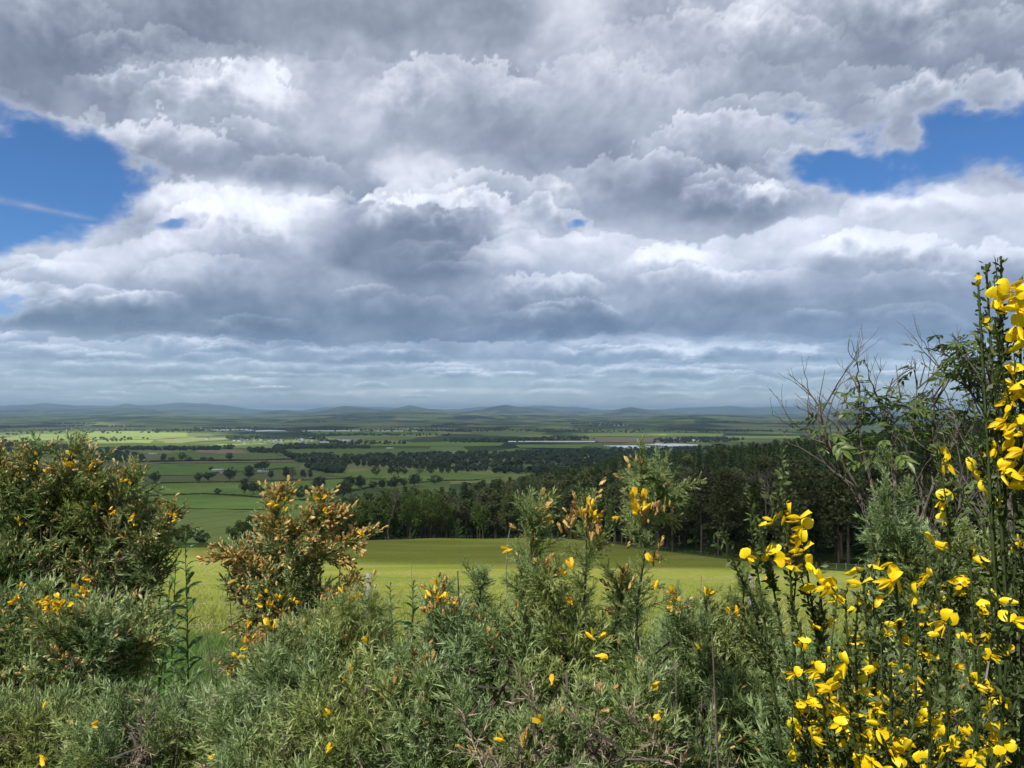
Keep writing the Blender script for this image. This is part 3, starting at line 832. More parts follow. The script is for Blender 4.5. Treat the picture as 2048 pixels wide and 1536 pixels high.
# ------------------------------------------------------------------ forest behind the meadow
edge_az = np.arctan2(MEADOW_FAR[:, 0], MEADOW_FAR[:, 1]); edge_r = np.hypot(MEADOW_FAR[:, 0], MEADOW_FAR[:, 1])
FR = np.random.default_rng(5)
pts = []
for x in np.arange(-120, 460, 6.0):
    for y in np.arange(110, 640, 6.0):
        xx, yy = x + FR.uniform(-2.4, 2.4), y + FR.uniform(-2.4, 2.4)
        a = math.atan2(xx, yy); r = math.hypot(xx, yy)
        px = 1024 + F * math.tan(a)
        dep = r - np.interp(a, edge_az, edge_r)
        dmax = np.interp(px, [380, 440, 600, 700, 800, 900, 1000, 1200, 1500, 2300], [0, 10, 30, 55, 110, 175, 240, 330, 380, 380])
        if dep < 4 or dep > dmax or px < 430 or px > 2280: continue
        u = FR.uniform(); 
        if px < 690:
            kind, h = ('hedge_shrub' if u < 0.6 else 'broad'), np.interp(px, [430, 560, 690], [5.5, 7.5, 11.5]) * FR.uniform(0.8, 1.15)
        elif dep < 16 and px < 1230:
            kind = 'broad' if u < 0.62 else ('bare' if u < 0.88 else 'pine'); h = np.interp(px, [690, 800, 1230], [11.5, 14, 15.5]) * FR.uniform(0.85, 1.12)
        elif dep < 24:
            kind = 'pine' if u < 0.9 else 'bare'; h = np.interp(px, [690, 900, 1300, 1700], [13, 15, 16, 16]) * FR.uniform(0.85, 1.1)
        else:
            sp = 0.25 + 0.5 * (dep > 110) + 0.3 * (px > 1450) * (dep > 60) + 0.25 * (px < 1000)
            kind = 'spruce' if u < sp else 'pine'; h = np.interp(px, [690, 900, 1300, 1600, 1900], [14, 16, 17, 15.5, 15]) * FR.uniform(0.82, 1.16)
            if kind == 'spruce': h *= 1.08
        pts.append((dep, kind, xx, yy, h, px))
pts.sort()
LAB = {'pine': ('dark olive pine with bare lower trunk along the forest front', 'pines at the forest front', 'pine_tree'),
       'spruce': ('dark green pointed spruce standing in the forest', 'spruces in the forest', 'spruce_tree'),
       'broad': ('leafy green broadleaf tree on the forest edge behind the meadow', 'broadleaf trees on the forest edge', 'broadleaf_tree'),
       'bare': ('grey almost leafless tree on the forest edge', 'leafless trees on the forest edge', 'leafless_tree'),
       'hedge_shrub': ('low rounded shrub where the forest edge runs down to the valley', 'shrubs at the low end of the forest', 'shrub')}
nind = {k: 0 for k in LAB}; rest = []
CAPS = {'pine': 150, 'spruce': 50, 'broad': 90, 'bare': 30, 'hedge_shrub': 40}
for dep, kind, x, y, h, px in pts:
    if nind[kind] < CAPS[kind] and px < 2120:
        lab, grp, nm = LAB[kind]
        plant_tree(kind, x, y, h, lab, grp, nm, wide=FR.uniform(0.9, 1.15) * (1.25 if kind == 'pine' and dep < 12 else 1.0), var=(1 if kind == 'pine' and dep < 12 and FR.uniform() < 0.6 else None))
        nind[kind] += 1
    else:
        rest.append((kind, x, y, h))

# the mass of the forest behind: one object, trees instanced on its points
def forest_mass():
    kinds = [('pine', 0), ('pine', 2), ('spruce', 0), ('spruce', 1), ('spruce', 2), ('broad', 0)]
    v = []; kk = []; sc = []; ro = []
    for kind, x, y, h in rest:
        kind = 'broad' if kind in ('bare', 'hedge_shrub') else kind
        opts = [i for i, (k, _) in enumerate(kinds) if k == kind]
        v.append((x, y, float(height(x, y)))); kk.append(opts[FR.integers(len(opts))]); sc.append(h); ro.append(FR.uniform(0, 6.28))
    me = bpy.data.meshes.new('forest'); me.vertices.add(len(v)); me.vertices.foreach_set('co', np.array(v, dtype=np.float32).ravel())
    for nme, typ, vals in (('pick', 'INT', kk), ('size', 'FLOAT', sc), ('turn', 'FLOAT', ro)):
        a_ = me.attributes.new(nme, typ, 'POINT'); a_.data.foreach_set('value', np.array(vals, dtype=np.int32 if typ == 'INT' else np.float32))
    o = obj('forest', me)
    ng = bpy.data.node_groups.new('forest_points', 'GeometryNodeTree')
    ng.interface.new_socket('Geometry', in_out='INPUT', socket_type='NodeSocketGeometry')
    ng.interface.new_socket('Geometry', in_out='OUTPUT', socket_type='NodeSocketGeometry')
    gi = ng.nodes.new('NodeGroupInput'); go = ng.nodes.new('NodeGroupOutput'); jn = ng.nodes.new('GeometryNodeJoinGeometry')
    def named(nme, typ):
        n_ = ng.nodes.new('GeometryNodeInputNamedAttribute'); n_.data_type = typ; n_.inputs['Name'].default_value = nme
        return n_.outputs['Attribute']
    size, turn, pick = named('size', 'FLOAT'), named('turn', 'FLOAT'), named('pick', 'INT')
    cx = ng.nodes.new('ShaderNodeCombineXYZ'); ng.links.new(turn, cx.inputs[2])
    src = {}
    for ob in list(COL.objects):
        if ob.type == 'MESH' and ob.parent is not None and ob.name.split('.')[0] in ('crown', 'trunk') and ob.data.name not in src:
            src[ob.data.name] = ob
    for i, (k, var) in enumerate(kinds):
        cmp_ = ng.nodes.new('FunctionNodeCompare'); cmp_.data_type = 'INT'; cmp_.operation = 'EQUAL'
        ng.links.new(pick, cmp_.inputs[2]); cmp_.inputs[3].default_value = i
        for part in (0, 1):
            if part == 0 and k != 'pine': continue
            ob = src.get(TREES[k][var][part].name)
            if ob is None: continue
            oi = ng.nodes.new('GeometryNodeObjectInfo'); oi.transform_space = 'ORIGINAL'; oi.inputs['Object'].default_value = ob
            ip = ng.nodes.new('GeometryNodeInstanceOnPoints')
            ng.links.new(gi.outputs[0], ip.inputs['Points']); ng.links.new(cmp_.outputs[0], ip.inputs['Selection'])
            ng.links.new(oi.outputs['Geometry'], ip.inputs['Instance'])
            ng.links.new(cx.outputs[0], ip.inputs['Rotation']); ng.links.new(size, ip.inputs['Scale'])
            ng.links.new(ip.outputs[0], jn.inputs[0])
    ng.links.new(jn.outputs[0], go.inputs[0])
    md = o.modifiers.new('trees', 'NODES'); md.node_group = ng
    tag(o, 'dark mass of conifer forest rising behind the meadow', 'forest', kind='stuff')
forest_mass()

# hedge bushes over the crest, far left
for px, py, h, lab in [(330, 1092, 5.0, 'dark round bush over the meadow crest nearest the large gorse'), (365, 1094, 6.2, 'tallest dark bush over the meadow crest'), (402, 1096, 4.6, 'low dark bush ending the crest hedge')]:
    d = pdir(px, py); r0 = 262.0
    x, y = d[0] / math.hypot(d[0], d[1]) * r0, d[1] / math.hypot(d[0], d[1]) * r0
    plant_tree('shrub', x, y, h + max(0.0, (py - 8 - 825) / F * -1 * r0 - float(height(x, y)) - h), lab, None, 'bush', cat='bush')

# ------------------------------------------------------------------ single trees of the valley
def crop(lst, ox, oy, k):
    return [(ox + x / k, oy + y / k, h / k, w / k, *rest_) for x, y, h, w, *rest_ in lst]
VT = []
VT += [(*t, 'pasture row') for t in crop([(42, 522, 75, 70), (400, 515, 65, 60), (480, 503, 60, 75), (655, 503, 90, 85), (812, 490, 75, 85), (990, 487, 55, 50), (1112, 487, 80, 65), (1165, 480, 70, 60), (1253, 487, 65, 50), (1313, 487, 65, 45)], 300, 840, 4.096)]
VT += [(*t, 'clump') for t in crop([(555, 607, 35, 50), (775, 612, 100, 85), (845, 615, 85, 80), (905, 600, 50, 50), (965, 597, 40, 70), (1080, 592, 45, 45), (1135, 585, 100, 70), (1090, 627, 38, 65), (1155, 628, 32, 40), (1225, 595, 45, 60), (1280, 590, 45, 40), (1385, 585, 100, 115), (1230, 655, 62, 90), (1325, 640, 68, 90), (1475, 655, 40, 30), (1580, 655, 122, 155), (1630, 575, 95, 110), (1720, 575, 95, 100), (1828, 573, 60, 65), (1902, 568, 65, 50), (1975, 565, 60, 80), (2010, 565, 90, 80)], 300, 840, 4.096)]
VT += [(*t, 'farm') for t in crop([(815, 425, 40, 60), (885, 420, 55, 70), (935, 410, 60, 80), (500, 415, 25, 30), (650, 335, 50, 60), (260, 335, 50, 50), (110, 345, 55, 40), (440, 335, 25, 40), (500, 337, 25, 40), (180, 335, 25, 40), (320, 337, 25, 40), (650, 245, 38, 70)], 300, 840, 4.096)]
VT += [(*t, 'upper row') for t in crop([(445, 508, 52, 40), (535, 502, 50, 45), (575, 500, 42, 36), (610, 498, 36, 40), (700, 495, 38, 55), (765, 495, 38, 40), (828, 492, 36, 35), (868, 492, 32, 25), (912, 490, 24, 20)], 600, 780, 2.926)]
VT += [(*t, 'forest tip row') for t in crop([(480, 580, 45, 38), (607, 570, 45, 40), (672, 568, 65, 75), (790, 555, 45, 65)], 600, 780, 2.926)]
VT += [(*t, 'wood front row') for t in crop([(x, 452 + (x - 335) * 0.05, 33, 34) for x in range(335, 1010, 38)], 600, 780, 2.926)]
WORDS = {'pasture row': 'in the row across the dull pasture', 'clump': 'among the clumps on the light green field', 'farm': 'near the farm buildings', 'upper row': 'in the row on the upper right field', 'forest tip row': 'beside the tip of the forest', 'wood front row': 'in the line in front of the long wood'}
ORD = ['first', 'second', 'third', 'fourth', 'fifth', 'sixth', 'seventh', 'eighth', 'ninth', 'tenth', 'eleventh', 'twelfth', 'thirteenth', 'fourteenth', 'fifteenth', 'sixteenth', 'seventeenth', 'eighteenth', 'nineteenth', 'twentieth', 'twenty-first', 'twenty-second', 'twenty-third', 'twenty-fourth']
gxy = hit(np.array([t[0] for t in VT]), np.array([t[1] for t in VT]))
byrow = {}
for t in VT: byrow.setdefault(t[4], []).append(t[0])
for (px, py, h, w, row), g in zip(VT, gxy):
    dist = math.hypot(g[0], g[1])
    H_ = h / F * dist * 1.3
    pale = row == 'pasture row' and abs(px - (300 + 1165 / 4.096)) < 1 or row == 'clump' and abs(px - (300 + 1135 / 4.096)) < 1 or row == 'upper row' and abs(px - (600 + 700 / 2.926)) < 1
    ratio = w / h
    kind = 'pale' if pale else ('shrub' if h < 12 and ratio > 1.2 else 'field')
    base_r = {'pale': 0.8, 'shrub': 1.15, 'field': 0.86}[kind]
    k = sorted(byrow[row]).index(px)
    look = 'pale thin-leaved tree' if pale else ('low dark bush' if kind == 'shrub' else ('broad dark tree' if ratio > 1.0 else 'round dark tree'))
    plant_tree(kind, g[0], g[1], H_, f'{look} {WORDS[row]}, {ORD[k]} from the left', 'single trees on the valley fields', 'valley_bush' if kind == 'shrub' else 'valley_tree', wide=ratio / base_r, cat='bush' if kind == 'shrub' else 'tree')

# ------------------------------------------------------------------ far woods
def small_tree(rng, n=26):
    d = unit(rng.normal(size=(n, 3)))
    p = d * np.array([0.36, 0.36, 0.42]) * rng.uniform(0.7, 1.0, (n, 1)) + np.array([0, 0, 0.52])
    a = unit(np.cross(d, rng.normal(size=(n, 3)))); b = np.cross(d, a)
    s_ = rng.uniform(0.16, 0.26, (n, 1))
    t = np.stack([p - a * s_ - b * s_ * .6, p + a * s_ - b * s_ * .6, p + b * s_ + d * 0.05], axis=1)
    return t
SM = [small_tree(TR) for _ in range(4)]
def in_poly(x, y, poly):
    c = np.zeros(len(x), bool); n = len(poly)
    for i in range(n):
        x1, y1 = poly[i]; x2, y2 = poly[(i + 1) % n]
        k = ((y1 > y) != (y2 > y)) & (x < (x2 - x1) * (y - y1) / (y2 - y1 + 1e-9) + x1)
        c ^= k
    return c
def wood(poly_px, label, n, hgt, seed, spiky=0.0):
    rng = np.random.default_rng(seed)
    g = hit(*np.array(poly_px, float).T)[:, :2]
    lo, hi = g.min(0), g.max(0)
    q = rng.uniform(lo, hi, (n * 12, 2)); q = q[in_poly(q[:, 0], q[:, 1], g)][:n]
    z = height(q[:, 0], q[:, 1])
    hs = hgt * rng.uniform(0.65, 1.15, len(q))
    T = []; tn = []
    for k in range(4):
        s_ = np.arange(len(q)) % 4 == k
        if not s_.any(): continue
        ang = rng.uniform(0, 6.28, s_.sum())
        Mx = frames(np.tile([[0, 0, 1.0]], (s_.sum(), 1)), ang)
        Mx = Mx * np.array([1.25, 1.25, 1.0])[None, :, None]
        T.append(stamp(SM[k], Mx, np.column_stack([q[s_], z[s_]]), hs[s_]))
        tn.append((rng.uniform(0, 0.75, s_.sum())[:, None] + rng.uniform(0, 0.3, (1, len(SM[k])))).ravel())
    o = obj('woodland', tris_mesh('woodland', np.concatenate(T), np.concatenate(tn), M['field_tree']))
    tag(o, label, 'woodland', 'distant shelter belts' if 'shelter belt' in label else None, kind='stuff')
wood([(-120, 912), (0, 908), (140, 907), (190, 918), (250, 926), (288, 926), (284, 915), (240, 905), (150, 897), (0, 894), (-120, 894)], 'dark wood along the far left of the valley', 620, 15, 101)
wood([(236, 901), (440, 901), (445, 897), (240, 897)], 'belt of trees across the middle of the valley', 170, 13, 102)
wood([(488, 905), (560, 909), (584, 926), (612, 931), (700, 931), (780, 934), (900, 942), (1000, 949), (1100, 947), (1250, 940), (1450, 932), (1640, 915), (1640, 900), (1400, 898), (1250, 900), (1150, 903), (1000, 910), (870, 910), (700, 915), (600, 914), (560, 902), (500, 901)], 'long dark wood across the valley beyond the forest', 2000, 15, 103)
wood([(608, 935), (690, 936), (684, 947), (655, 947)], 'square plantation in front of the long wood', 160, 12, 104)
wood([(548, 899), (745, 898), (748, 894), (555, 893)], 'belt of trees behind the green field', 160, 15, 105)
wood([(90, 950), (250, 948), (268, 962), (282, 978), (255, 985), (200, 975), (90, 970)], 'dark wood just behind the large gorse', 300, 12, 106)
wood([(640, 884), (760, 886), (820, 889), (700, 891)], 'trees around the long white shed', 60, 14, 107)
wood([(880, 882), (1040, 879), (1180, 876), (1190, 880), (1050, 884), (900, 887)], 'belt of trees beyond the long wood', 220, 15, 108)
wood([(1300, 880), (1420, 876), (1500, 880), (1440, 886), (1310, 888)], 'dark belt near the white tunnels', 150, 15, 109)
wood([(440, 877), (520, 874), (640, 876), (660, 881), (540, 880), (450, 881)], 'trees above the village roofs', 160, 14, 110)
wood([(0, 882), (140, 878), (260, 876), (330, 879), (250, 884), (0, 890)], 'scattered trees on the far left fields', 50, 14, 111)
wood([(1500, 893), (1640, 890), (1640, 897), (1500, 898)], 'low belt of wood above the forest', 110, 14, 112)
wood([(600, 868), (900, 870), (900, 873), (600, 872)], 'thin line of trees on the far plain', 90, 14, 113)
wood([(0, 862), (400, 858), (800, 856), (1200, 860), (1650, 862), (1650, 868), (1200, 866), (800, 864), (400, 866), (0, 872)], 'scattered far hedgerow trees on the plain', 420, 15, 114)

BLT = np.random.default_rng(222)
for i in range(16):
    x0, y0, w0 = BLT.uniform(0, 1550), BLT.uniform(842, 862), BLT.uniform(40, 130)
    sl = BLT.uniform(-1.5, 1.5)
    wood([(x0, y0), (x0 + w0, y0 + sl), (x0 + w0, y0 + sl + 1.3), (x0, y0 + 1.6)], 'distant shelter belt of dark trees on the slopes below the hills', 70, 16, 300 + i)

# hedges on the field edges
def hedge(px_line, h, w, label, seed):
    rng = np.random.default_rng(seed)
    g = hit(*np.array(px_line, float).T)[:, :2]
    seg = np.r_[0, np.cumsum(np.linalg.norm(np.diff(g, axis=0), axis=1))]
    n = int(min(2600, seg[-1] / 1.1 * 6))
    s_ = rng.uniform(0, seg[-1], n)
    x = np.interp(s_, seg, g[:, 0]) + rng.normal(size=n) * w * 0.35; y = np.interp(s_, seg, g[:, 1]) + rng.normal(size=n) * w * 0.35
    gap = fbm(s_ / 40, s_ * 0, 2, seed) > -0.35
    x, y = x[gap], y[gap]; n = len(x)
    p = np.column_stack([x, y, height(x, y) + h * rng.uniform(0.05, 0.85, n)])
    ax = unit(rng.normal(size=(n, 3)) + [0, 0, 0.6]); sd = unit(np.cross(ax, rng.normal(size=(n, 3))))
    k = rng.uniform(0.5, 1.1, (n, 1)) * h * 0.6
    t = np.stack([p - sd * k, p + sd * k, p + ax * k], axis=1)
    o = obj('hedge', tris_mesh('hedge', t, rng.uniform(0, 0.8, n), M['field_tree']))
    tag(o, label, 'hedge', 'hedges on the field edges')
hedge([(225, 994), (250, 995), (330, 991), (410, 989), (500, 994), (560, 998)], 1.6, 1.6, 'thin dark hedge below the light green field', 1)
hedge([(560, 999), (620, 1003), (700, 999), (780, 985)], 1.2, 1.4, 'low hedge running up to the tip of the forest', 2)
hedge([(300, 967), (400, 966), (480, 965), (600, 961), (700, 957)], 1.7, 1.8, 'hedge under the pasture tree row', 3)
hedge([(235, 929), (330, 927), (480, 926), (590, 925)], 1.6, 2.5, 'hedge between brown strip and deep green field', 4)
hedge([(300, 924), (420, 922), (582, 920)], 3.5, 3.0, 'scrubby hedge behind the brown strip', 5)
hedge([(420, 950), (520, 942), (600, 935)], 1.5, 2.0, 'hedge beside the farm track', 6)
hedge([(740, 957), (830, 966), (960, 960)], 1.5, 1.8, 'hedge below the upper right field', 7)
hedge([(690, 985), (740, 976), (830, 968)], 1.8, 2.0, 'hedge linking the clumps to the forest', 8)

# ------------------------------------------------------------------ buildings
M['white_wall'] = rough_mat('white_wall', (0.55, 0.54, 0.50), (0.70, 0.69, 0.65), 0.6)
M['stone_wall'] = rough_mat('stone_wall', (0.26, 0.24, 0.21), (0.38, 0.35, 0.31), 0.8)
M['grey_roof'] = rough_mat('grey_roof', (0.16, 0.17, 0.18), (0.25, 0.26, 0.27), 0.6)
M['pale_roof'] = rough_mat('pale_roof', (0.36, 0.36, 0.36), (0.46, 0.46, 0.45), 0.4)
M['slate'] = rough_mat('slate', (0.07, 0.075, 0.085), (0.12, 0.125, 0.135), 0.8)
M['film'] = rough_mat('tunnel_film', (0.60, 0.62, 0.63), (0.74, 0.75, 0.75), 0.05, rough=0.4)
M['pane'] = rough_mat('window_pane', (0.02, 0.025, 0.03), (0.05, 0.055, 0.06), 1.0, rough=0.15, spec=0.5)
def box_mesh(name, x0, x1, y0, y1, z0, z1, mat):
    v = [(x, y, z) for z in (z0, z1) for x, y in ((x0, y0), (x1, y0), (x1, y1), (x0, y1))]
    f = [(3, 2, 1, 0), (4, 5, 6, 7), (0, 1, 5, 4), (1, 2, 6, 5), (2, 3, 7, 6), (3, 0, 4, 7)]
    return mesh_np(name, np.array(v, float), np.array(f), None, False, mat)
def building(name, px, py, wpx, hpx, depth, rz, wall, roof, label, cat, group=None, windows=0, chimney=False, pitch=0.35):
    g = hit([px], [py])[0]; dist = math.hypot(g[0], g[1]); k = dist / F
    w, h = wpx * k, hpx * k
    hw = h * (1 - pitch)
    e = empty(name, (g[0], g[1], g[2] - 0.3), rz)
    d2 = depth / 2
    obj('wall', box_mesh('wall', -w / 2, w / 2, -d2, d2, -1.0, hw, M[wall]), e)
    ov = 0.35
    v = np.array([(-w / 2 - ov, -d2 - ov, hw - 0.1), (w / 2 + ov, -d2 - ov, hw - 0.1), (w / 2 + ov, 0, h), (-w / 2 - ov, 0, h), (-w / 2 - ov, d2 + ov, hw - 0.1), (w / 2 + ov, d2 + ov, hw - 0.1)])
    r_ = mesh_np('roof', np.vstack([v, v - [0, 0, 0.25]]), np.array([(0, 1, 2, 3), (3, 2, 5, 4), (9, 8, 7, 6), (10, 11, 8, 9), (0, 6, 7, 1), (4, 5, 11, 10), (0, 3, 9, 6), (3, 4, 10, 9), (1, 7, 8, 2), (2, 8, 11, 5)]), None, False, M[roof])
    ro = obj('roof', r_, e)
    gab = np.array([(-w / 2, -d2, hw), (-w / 2, d2, hw), (-w / 2, 0, h - 0.2), (w / 2, -d2, hw), (w / 2, d2, hw), (w / 2, 0, h - 0.2)])
    obj('gable', mesh_np('gable', gab, np.array([(0, 2, 1), (3, 4, 5)]), None, False, M[wall]), e)
    for i in range(windows):
        x = -w / 2 + (i + 0.5) * w / windows
        obj('window', box_mesh('window', x - 0.5, x + 0.5, -d2 - 0.04, -d2 + 0.04, hw * 0.35, hw * 0.75, M['pane']), e)
    if chimney:
        obj('chimney', box_mesh('chimney', w / 2 - 1.0, w / 2 - 0.2, -0.4, 0.4, h - 0.8, h + 0.9, M[wall]), ro)
    return tag(e, label, cat, group)
building('barn', 436, 943, 20, 5.2, 14, 0.15, 'stone_wall', 'pale_roof', 'long grey roofed barn at the farm', 'barn')
building('barn', 448, 948, 15, 5.5, 11, -0.2, 'stone_wall', 'grey_roof', 'nearer stone barn of the farm behind a round tree', 'barn')
building('barn', 462, 941, 11, 4.0, 12, 0.1, 'stone_wall', 'pale_roof', 'small pale roofed shed at the end of the farm barns', 'shed')
building('farmhouse', 522, 944, 11, 7.0, 8, -0.1, 'white_wall', 'slate', 'white farmhouse with dark roof under the farm trees', 'house', windows=3, chimney=True)
building('farmhouse', 533, 944, 8, 6.0, 7, 0.2, 'white_wall', 'slate', 'smaller white cottage beside the farmhouse', 'house', windows=2, chimney=True)
building('warehouse', 687, 885, 32, 6.5, 40, 0.05, 'white_wall', 'pale_roof', 'long white warehouse beyond the village', 'warehouse', pitch=0.12)
building('warehouse', 716, 885, 13, 7.5, 30, 0.05, 'stone_wall', 'grey_roof', 'grey block at the end of the long white warehouse', 'warehouse', pitch=0.1)
building('shed', 652, 886, 22, 3.6, 20, 0.0, 'white_wall', 'pale_roof', 'low pale shed left of the long warehouse', 'shed', pitch=0.3)
building('shed', 306, 909, 14, 2.8, 12, 0.05, 'white_wall', 'pale_roof', 'low white shed beside the small brown patch', 'shed')
building('shed', 338, 907, 12, 2.6, 12, -0.1, 'stone_wall', 'grey_roof', 'low grey shed on the green field behind the brown strip', 'shed')
building('shed', 780, 897, 14, 2.2, 14, 0.0, 'white_wall', 'pale_roof', 'low pale shed at the end of the belt of trees', 'shed')
building('cottage', 910, 903, 6, 3.5, 9, 0.1, 'white_wall', 'slate', 'white cottage in front of the long wood', 'house')
building('cottage', 415, 879, 5, 3.2, 9, 0.1, 'white_wall', 'slate', 'white cottage on the far pale fields', 'house')
building('warehouse', 1318, 889, 14, 4.0, 30, 0.0, 'white_wall', 'pale_roof', 'white block behind the right hand tunnels', 'warehouse', pitch=0.1)
VR = np.random.default_rng(77)
for i in range(44):
    px, py = VR.uniform(468, 640), VR.uniform(880, 888.5)
    building('village_house', px, py, VR.uniform(3.2, 6), VR.uniform(2.6, 3.8), 9, VR.uniform(-0.6, 0.6), VR.choice(['stone_wall', 'white_wall', 'stone_wall']), VR.choice(['slate', 'grey_roof']), 'small far house with pitched roof in the village', 'house', 'houses of the far village', pitch=0.45)

def tunnels(px0, py0, px1, py1, depth, label):
    g = hit([px0, px1], [py0, py1]); a, b = g[0], g[1]
    n = 8
    e = empty('polytunnel_block', tuple(a)); wv = (b - a); L_ = float(np.hypot(wv[0], wv[1])); e.rotation_euler = (0, 0, math.atan2(wv[1], wv[0]))
    zz = (b[2] - a[2]) / L_
    W_ = depth / n
    th = np.linspace(0, math.pi, 9)
    prof = np.stack([np.cos(th) * W_ * 0.48, np.sin(th) * 3.0], 1)
    v = np.array([(x, p[0], p[1] + zz * x) for x in (0, L_) for p in prof])
    f = [(i, i + 1, i + 10, i + 9) for i in range(8)]
    me = mesh_np('tunnel', v, np.array(f), None, True, M['film'])
    for i in range(n):
        obj('tunnel', me, e, (0, (i + 0.5) * W_, 0.2))
    tag(e, label, 'polytunnel', 'white polytunnel blocks far across the valley')
for a in [(435, 861, 505, 859.5, 160, 'pale strip of tunnels above the village, shortest of the far left ones'), (512, 863, 572, 862, 260, 'white block of tunnels above the village'), (604, 862.5, 716, 863, 160, 'long thin white tunnels above the long warehouse'), (748, 863, 838, 863, 120, 'thin white tunnels at the end of the far line'),
          (1016, 884, 1190, 884, 35, 'long thin white tunnels in the centre of the plain'), (1256, 897, 1332, 896, 190, 'largest white block of tunnels above the forest'), (1335, 893, 1402, 891, 150, 'white tunnels behind the largest block'), (1380, 882, 1427, 882, 150, 'white tunnels standing furthest from the camera above the forest'), (1195, 851, 1252, 851, 250, 'faint white strip of tunnels on the far slope')]:
    tunnels(*a)

# ------------------------------------------------------------------ fences
M['dark_post'] = rough_mat('dark_post', (0.07, 0.06, 0.05), (0.16, 0.14, 0.12), 10)
pm = box_mesh('post', -0.05, 0.05, -0.05, 0.05, -0.3, 1.15, M['dark_post'])
fe = empty('far_fence', tuple(MEADOW_FAR[3]))
seg = np.r_[0, np.cumsum(np.linalg.norm(np.diff(MEADOW_FAR[3:12, :2], axis=0), axis=1))]
ss = np.arange(0, seg[-1], 2.8)
fx = np.interp(ss, seg, MEADOW_FAR[3:12, 0]); fy = np.interp(ss, seg, MEADOW_FAR[3:12, 1]); fz = height(fx, fy)
for x, y, z in zip(fx, fy, fz):
    p = obj('post', pm, fe, (x - MEADOW_FAR[3, 0], y - MEADOW_FAR[3, 1] - 0.6, z - MEADOW_FAR[3, 2]))
    p.rotation_euler = (random.gauss(0, 0.05), random.gauss(0, 0.05), random.uniform(0, 3)); p.scale = (0.8, 0.8, random.uniform(0.8, 1.05))
for hh in (0.45, 1.0):
    obj('wire', tris_mesh('wire', tube(np.column_stack([fx, fy - 0.6, fz + hh]) - MEADOW_FAR[3], 0.006, 3), None, M['wire']), fe)
tag(fe, 'line of wooden posts along the far edge of the meadow', 'fence')

FD = 14.5
pp = at(np.array(732.0), np.array(1200.0), FD)
ne = empty('near_fence', (float(pp[0]), FD, float(height(pp[0], FD))))
pm2 = box_mesh('post', -0.045, 0.045, -0.045, 0.045, -0.4, 1.45, M['post_wood'])
fx = pp[0] + np.arange(-2, 4) * 7.4; fy = np.full(6, FD); fz = height(fx, fy)
for i, (x, y, z) in enumerate(zip(fx, fy, fz)):
    p = obj('post', pm2, ne, (x - pp[0], y - FD, z - ne.location.z)); p.rotation_euler = (0.02, 0.03 * (-1) ** i, 0.3 * i)
for hh in (0.5, 0.9, 1.28):
    wx = np.linspace(fx[0], fx[-1], 60); sag = 0.05 * np.cos((wx - pp[0]) / 7.4 * 2 * math.pi)
    obj('wire', tris_mesh('wire', tube(np.column_stack([wx - pp[0], np.full(60, 0.05), np.interp(wx, fx, fz) + hh + sag - ne.location.z]), 0.003, 3), None, M['wire']), ne)
tag(ne, 'weathered post and sagging wire fence between hedge and meadow', 'fence')

# ------------------------------------------------------------------ grass
GR = np.random.default_rng(9)
def blades(n, xr, yr, lmin, lmax, wid, seed, z_of=height, dens=None, at_xy=None):
    rng = np.random.default_rng(seed)
    y = rng.uniform(1 / yr[1], 1 / yr[0], n) ** -1 if dens == 'near' else rng.uniform(*yr, n)
    x = rng.uniform(-1, 1, n) * (xr + 0.75 * y)
    if at_xy is not None: x, y = at_xy
    z = z_of(x, y)
    p = np.column_stack([x, y, z])
    lean = rng.normal(size=(n, 2)) * 0.35
    up = unit(np.column_stack([lean[:, 0] + 0.12, lean[:, 1], np.ones(n)]))
    L_ = rng.uniform(lmin, lmax, n)[:, None]
    sd = unit(np.cross(up, rng.normal(size=(n, 3)))) * wid * rng.uniform(0.6, 1.3, n)[:, None]
    bend = np.column_stack([lean, np.zeros(n)]) * L_ * 0.55
    m = p + up * L_ * 0.55; tip = p + up * L_ + bend - np.array([0, 0, 1]) * L_ * 0.12
    t = np.concatenate([np.stack([p - sd, p + sd, m + sd * 0.8], 1), np.stack([p - sd, m + sd * 0.8, m - sd * 0.8], 1), np.stack([m - sd * 0.8, m + sd * 0.8, tip], 1)])
    patch = 0.5 + 0.5 * fbm(x / 2.5, y / 2.5, 2, seed)
    tone = np.clip(patch * 0.5 + rng.uniform(0, 0.5, n), 0, 0.9); tone[rng.uniform(size=n) < 0.05] = 1.0
    return t, np.tile(tone, 3)
t, tn = blades(60000, 1.0, (3.0, 15.0), 0.18, 0.55, 0.0035, 301)
n2 = 26000
yy = 1 / GR.uniform(1 / 15.0, 1 / 3.2, n2); xx = yy * (GR.uniform(320, 520, n2) - 1024) / F
t2, tn2 = blades(n2, 1.0, (3.2, 15.0), 0.2, 0.6, 0.004, 303, at_xy=(xx, yy))
t = np.concatenate([t, t2]); tn = np.concatenate([tn, np.clip(tn2 + 0.1, 0, 1)])
tag(obj('rough_grass', tris_mesh('rough_grass', t, tn, M['grass'])), 'long lush green grass between the gorse and the fence', 'grass', kind='stuff')
t, tn = blades(74000, 2.0, (15.2, 95.0), 0.10, 0.30, 0.010, 302, z_of=lambda x, y: height(x, y) + 0.02, dens='near')
tag(obj('meadow_grass', tris_mesh('meadow_grass', t, tn, M['meadow_grass'])), 'fine grass standing on the sloping meadow', 'grass', kind='stuff')
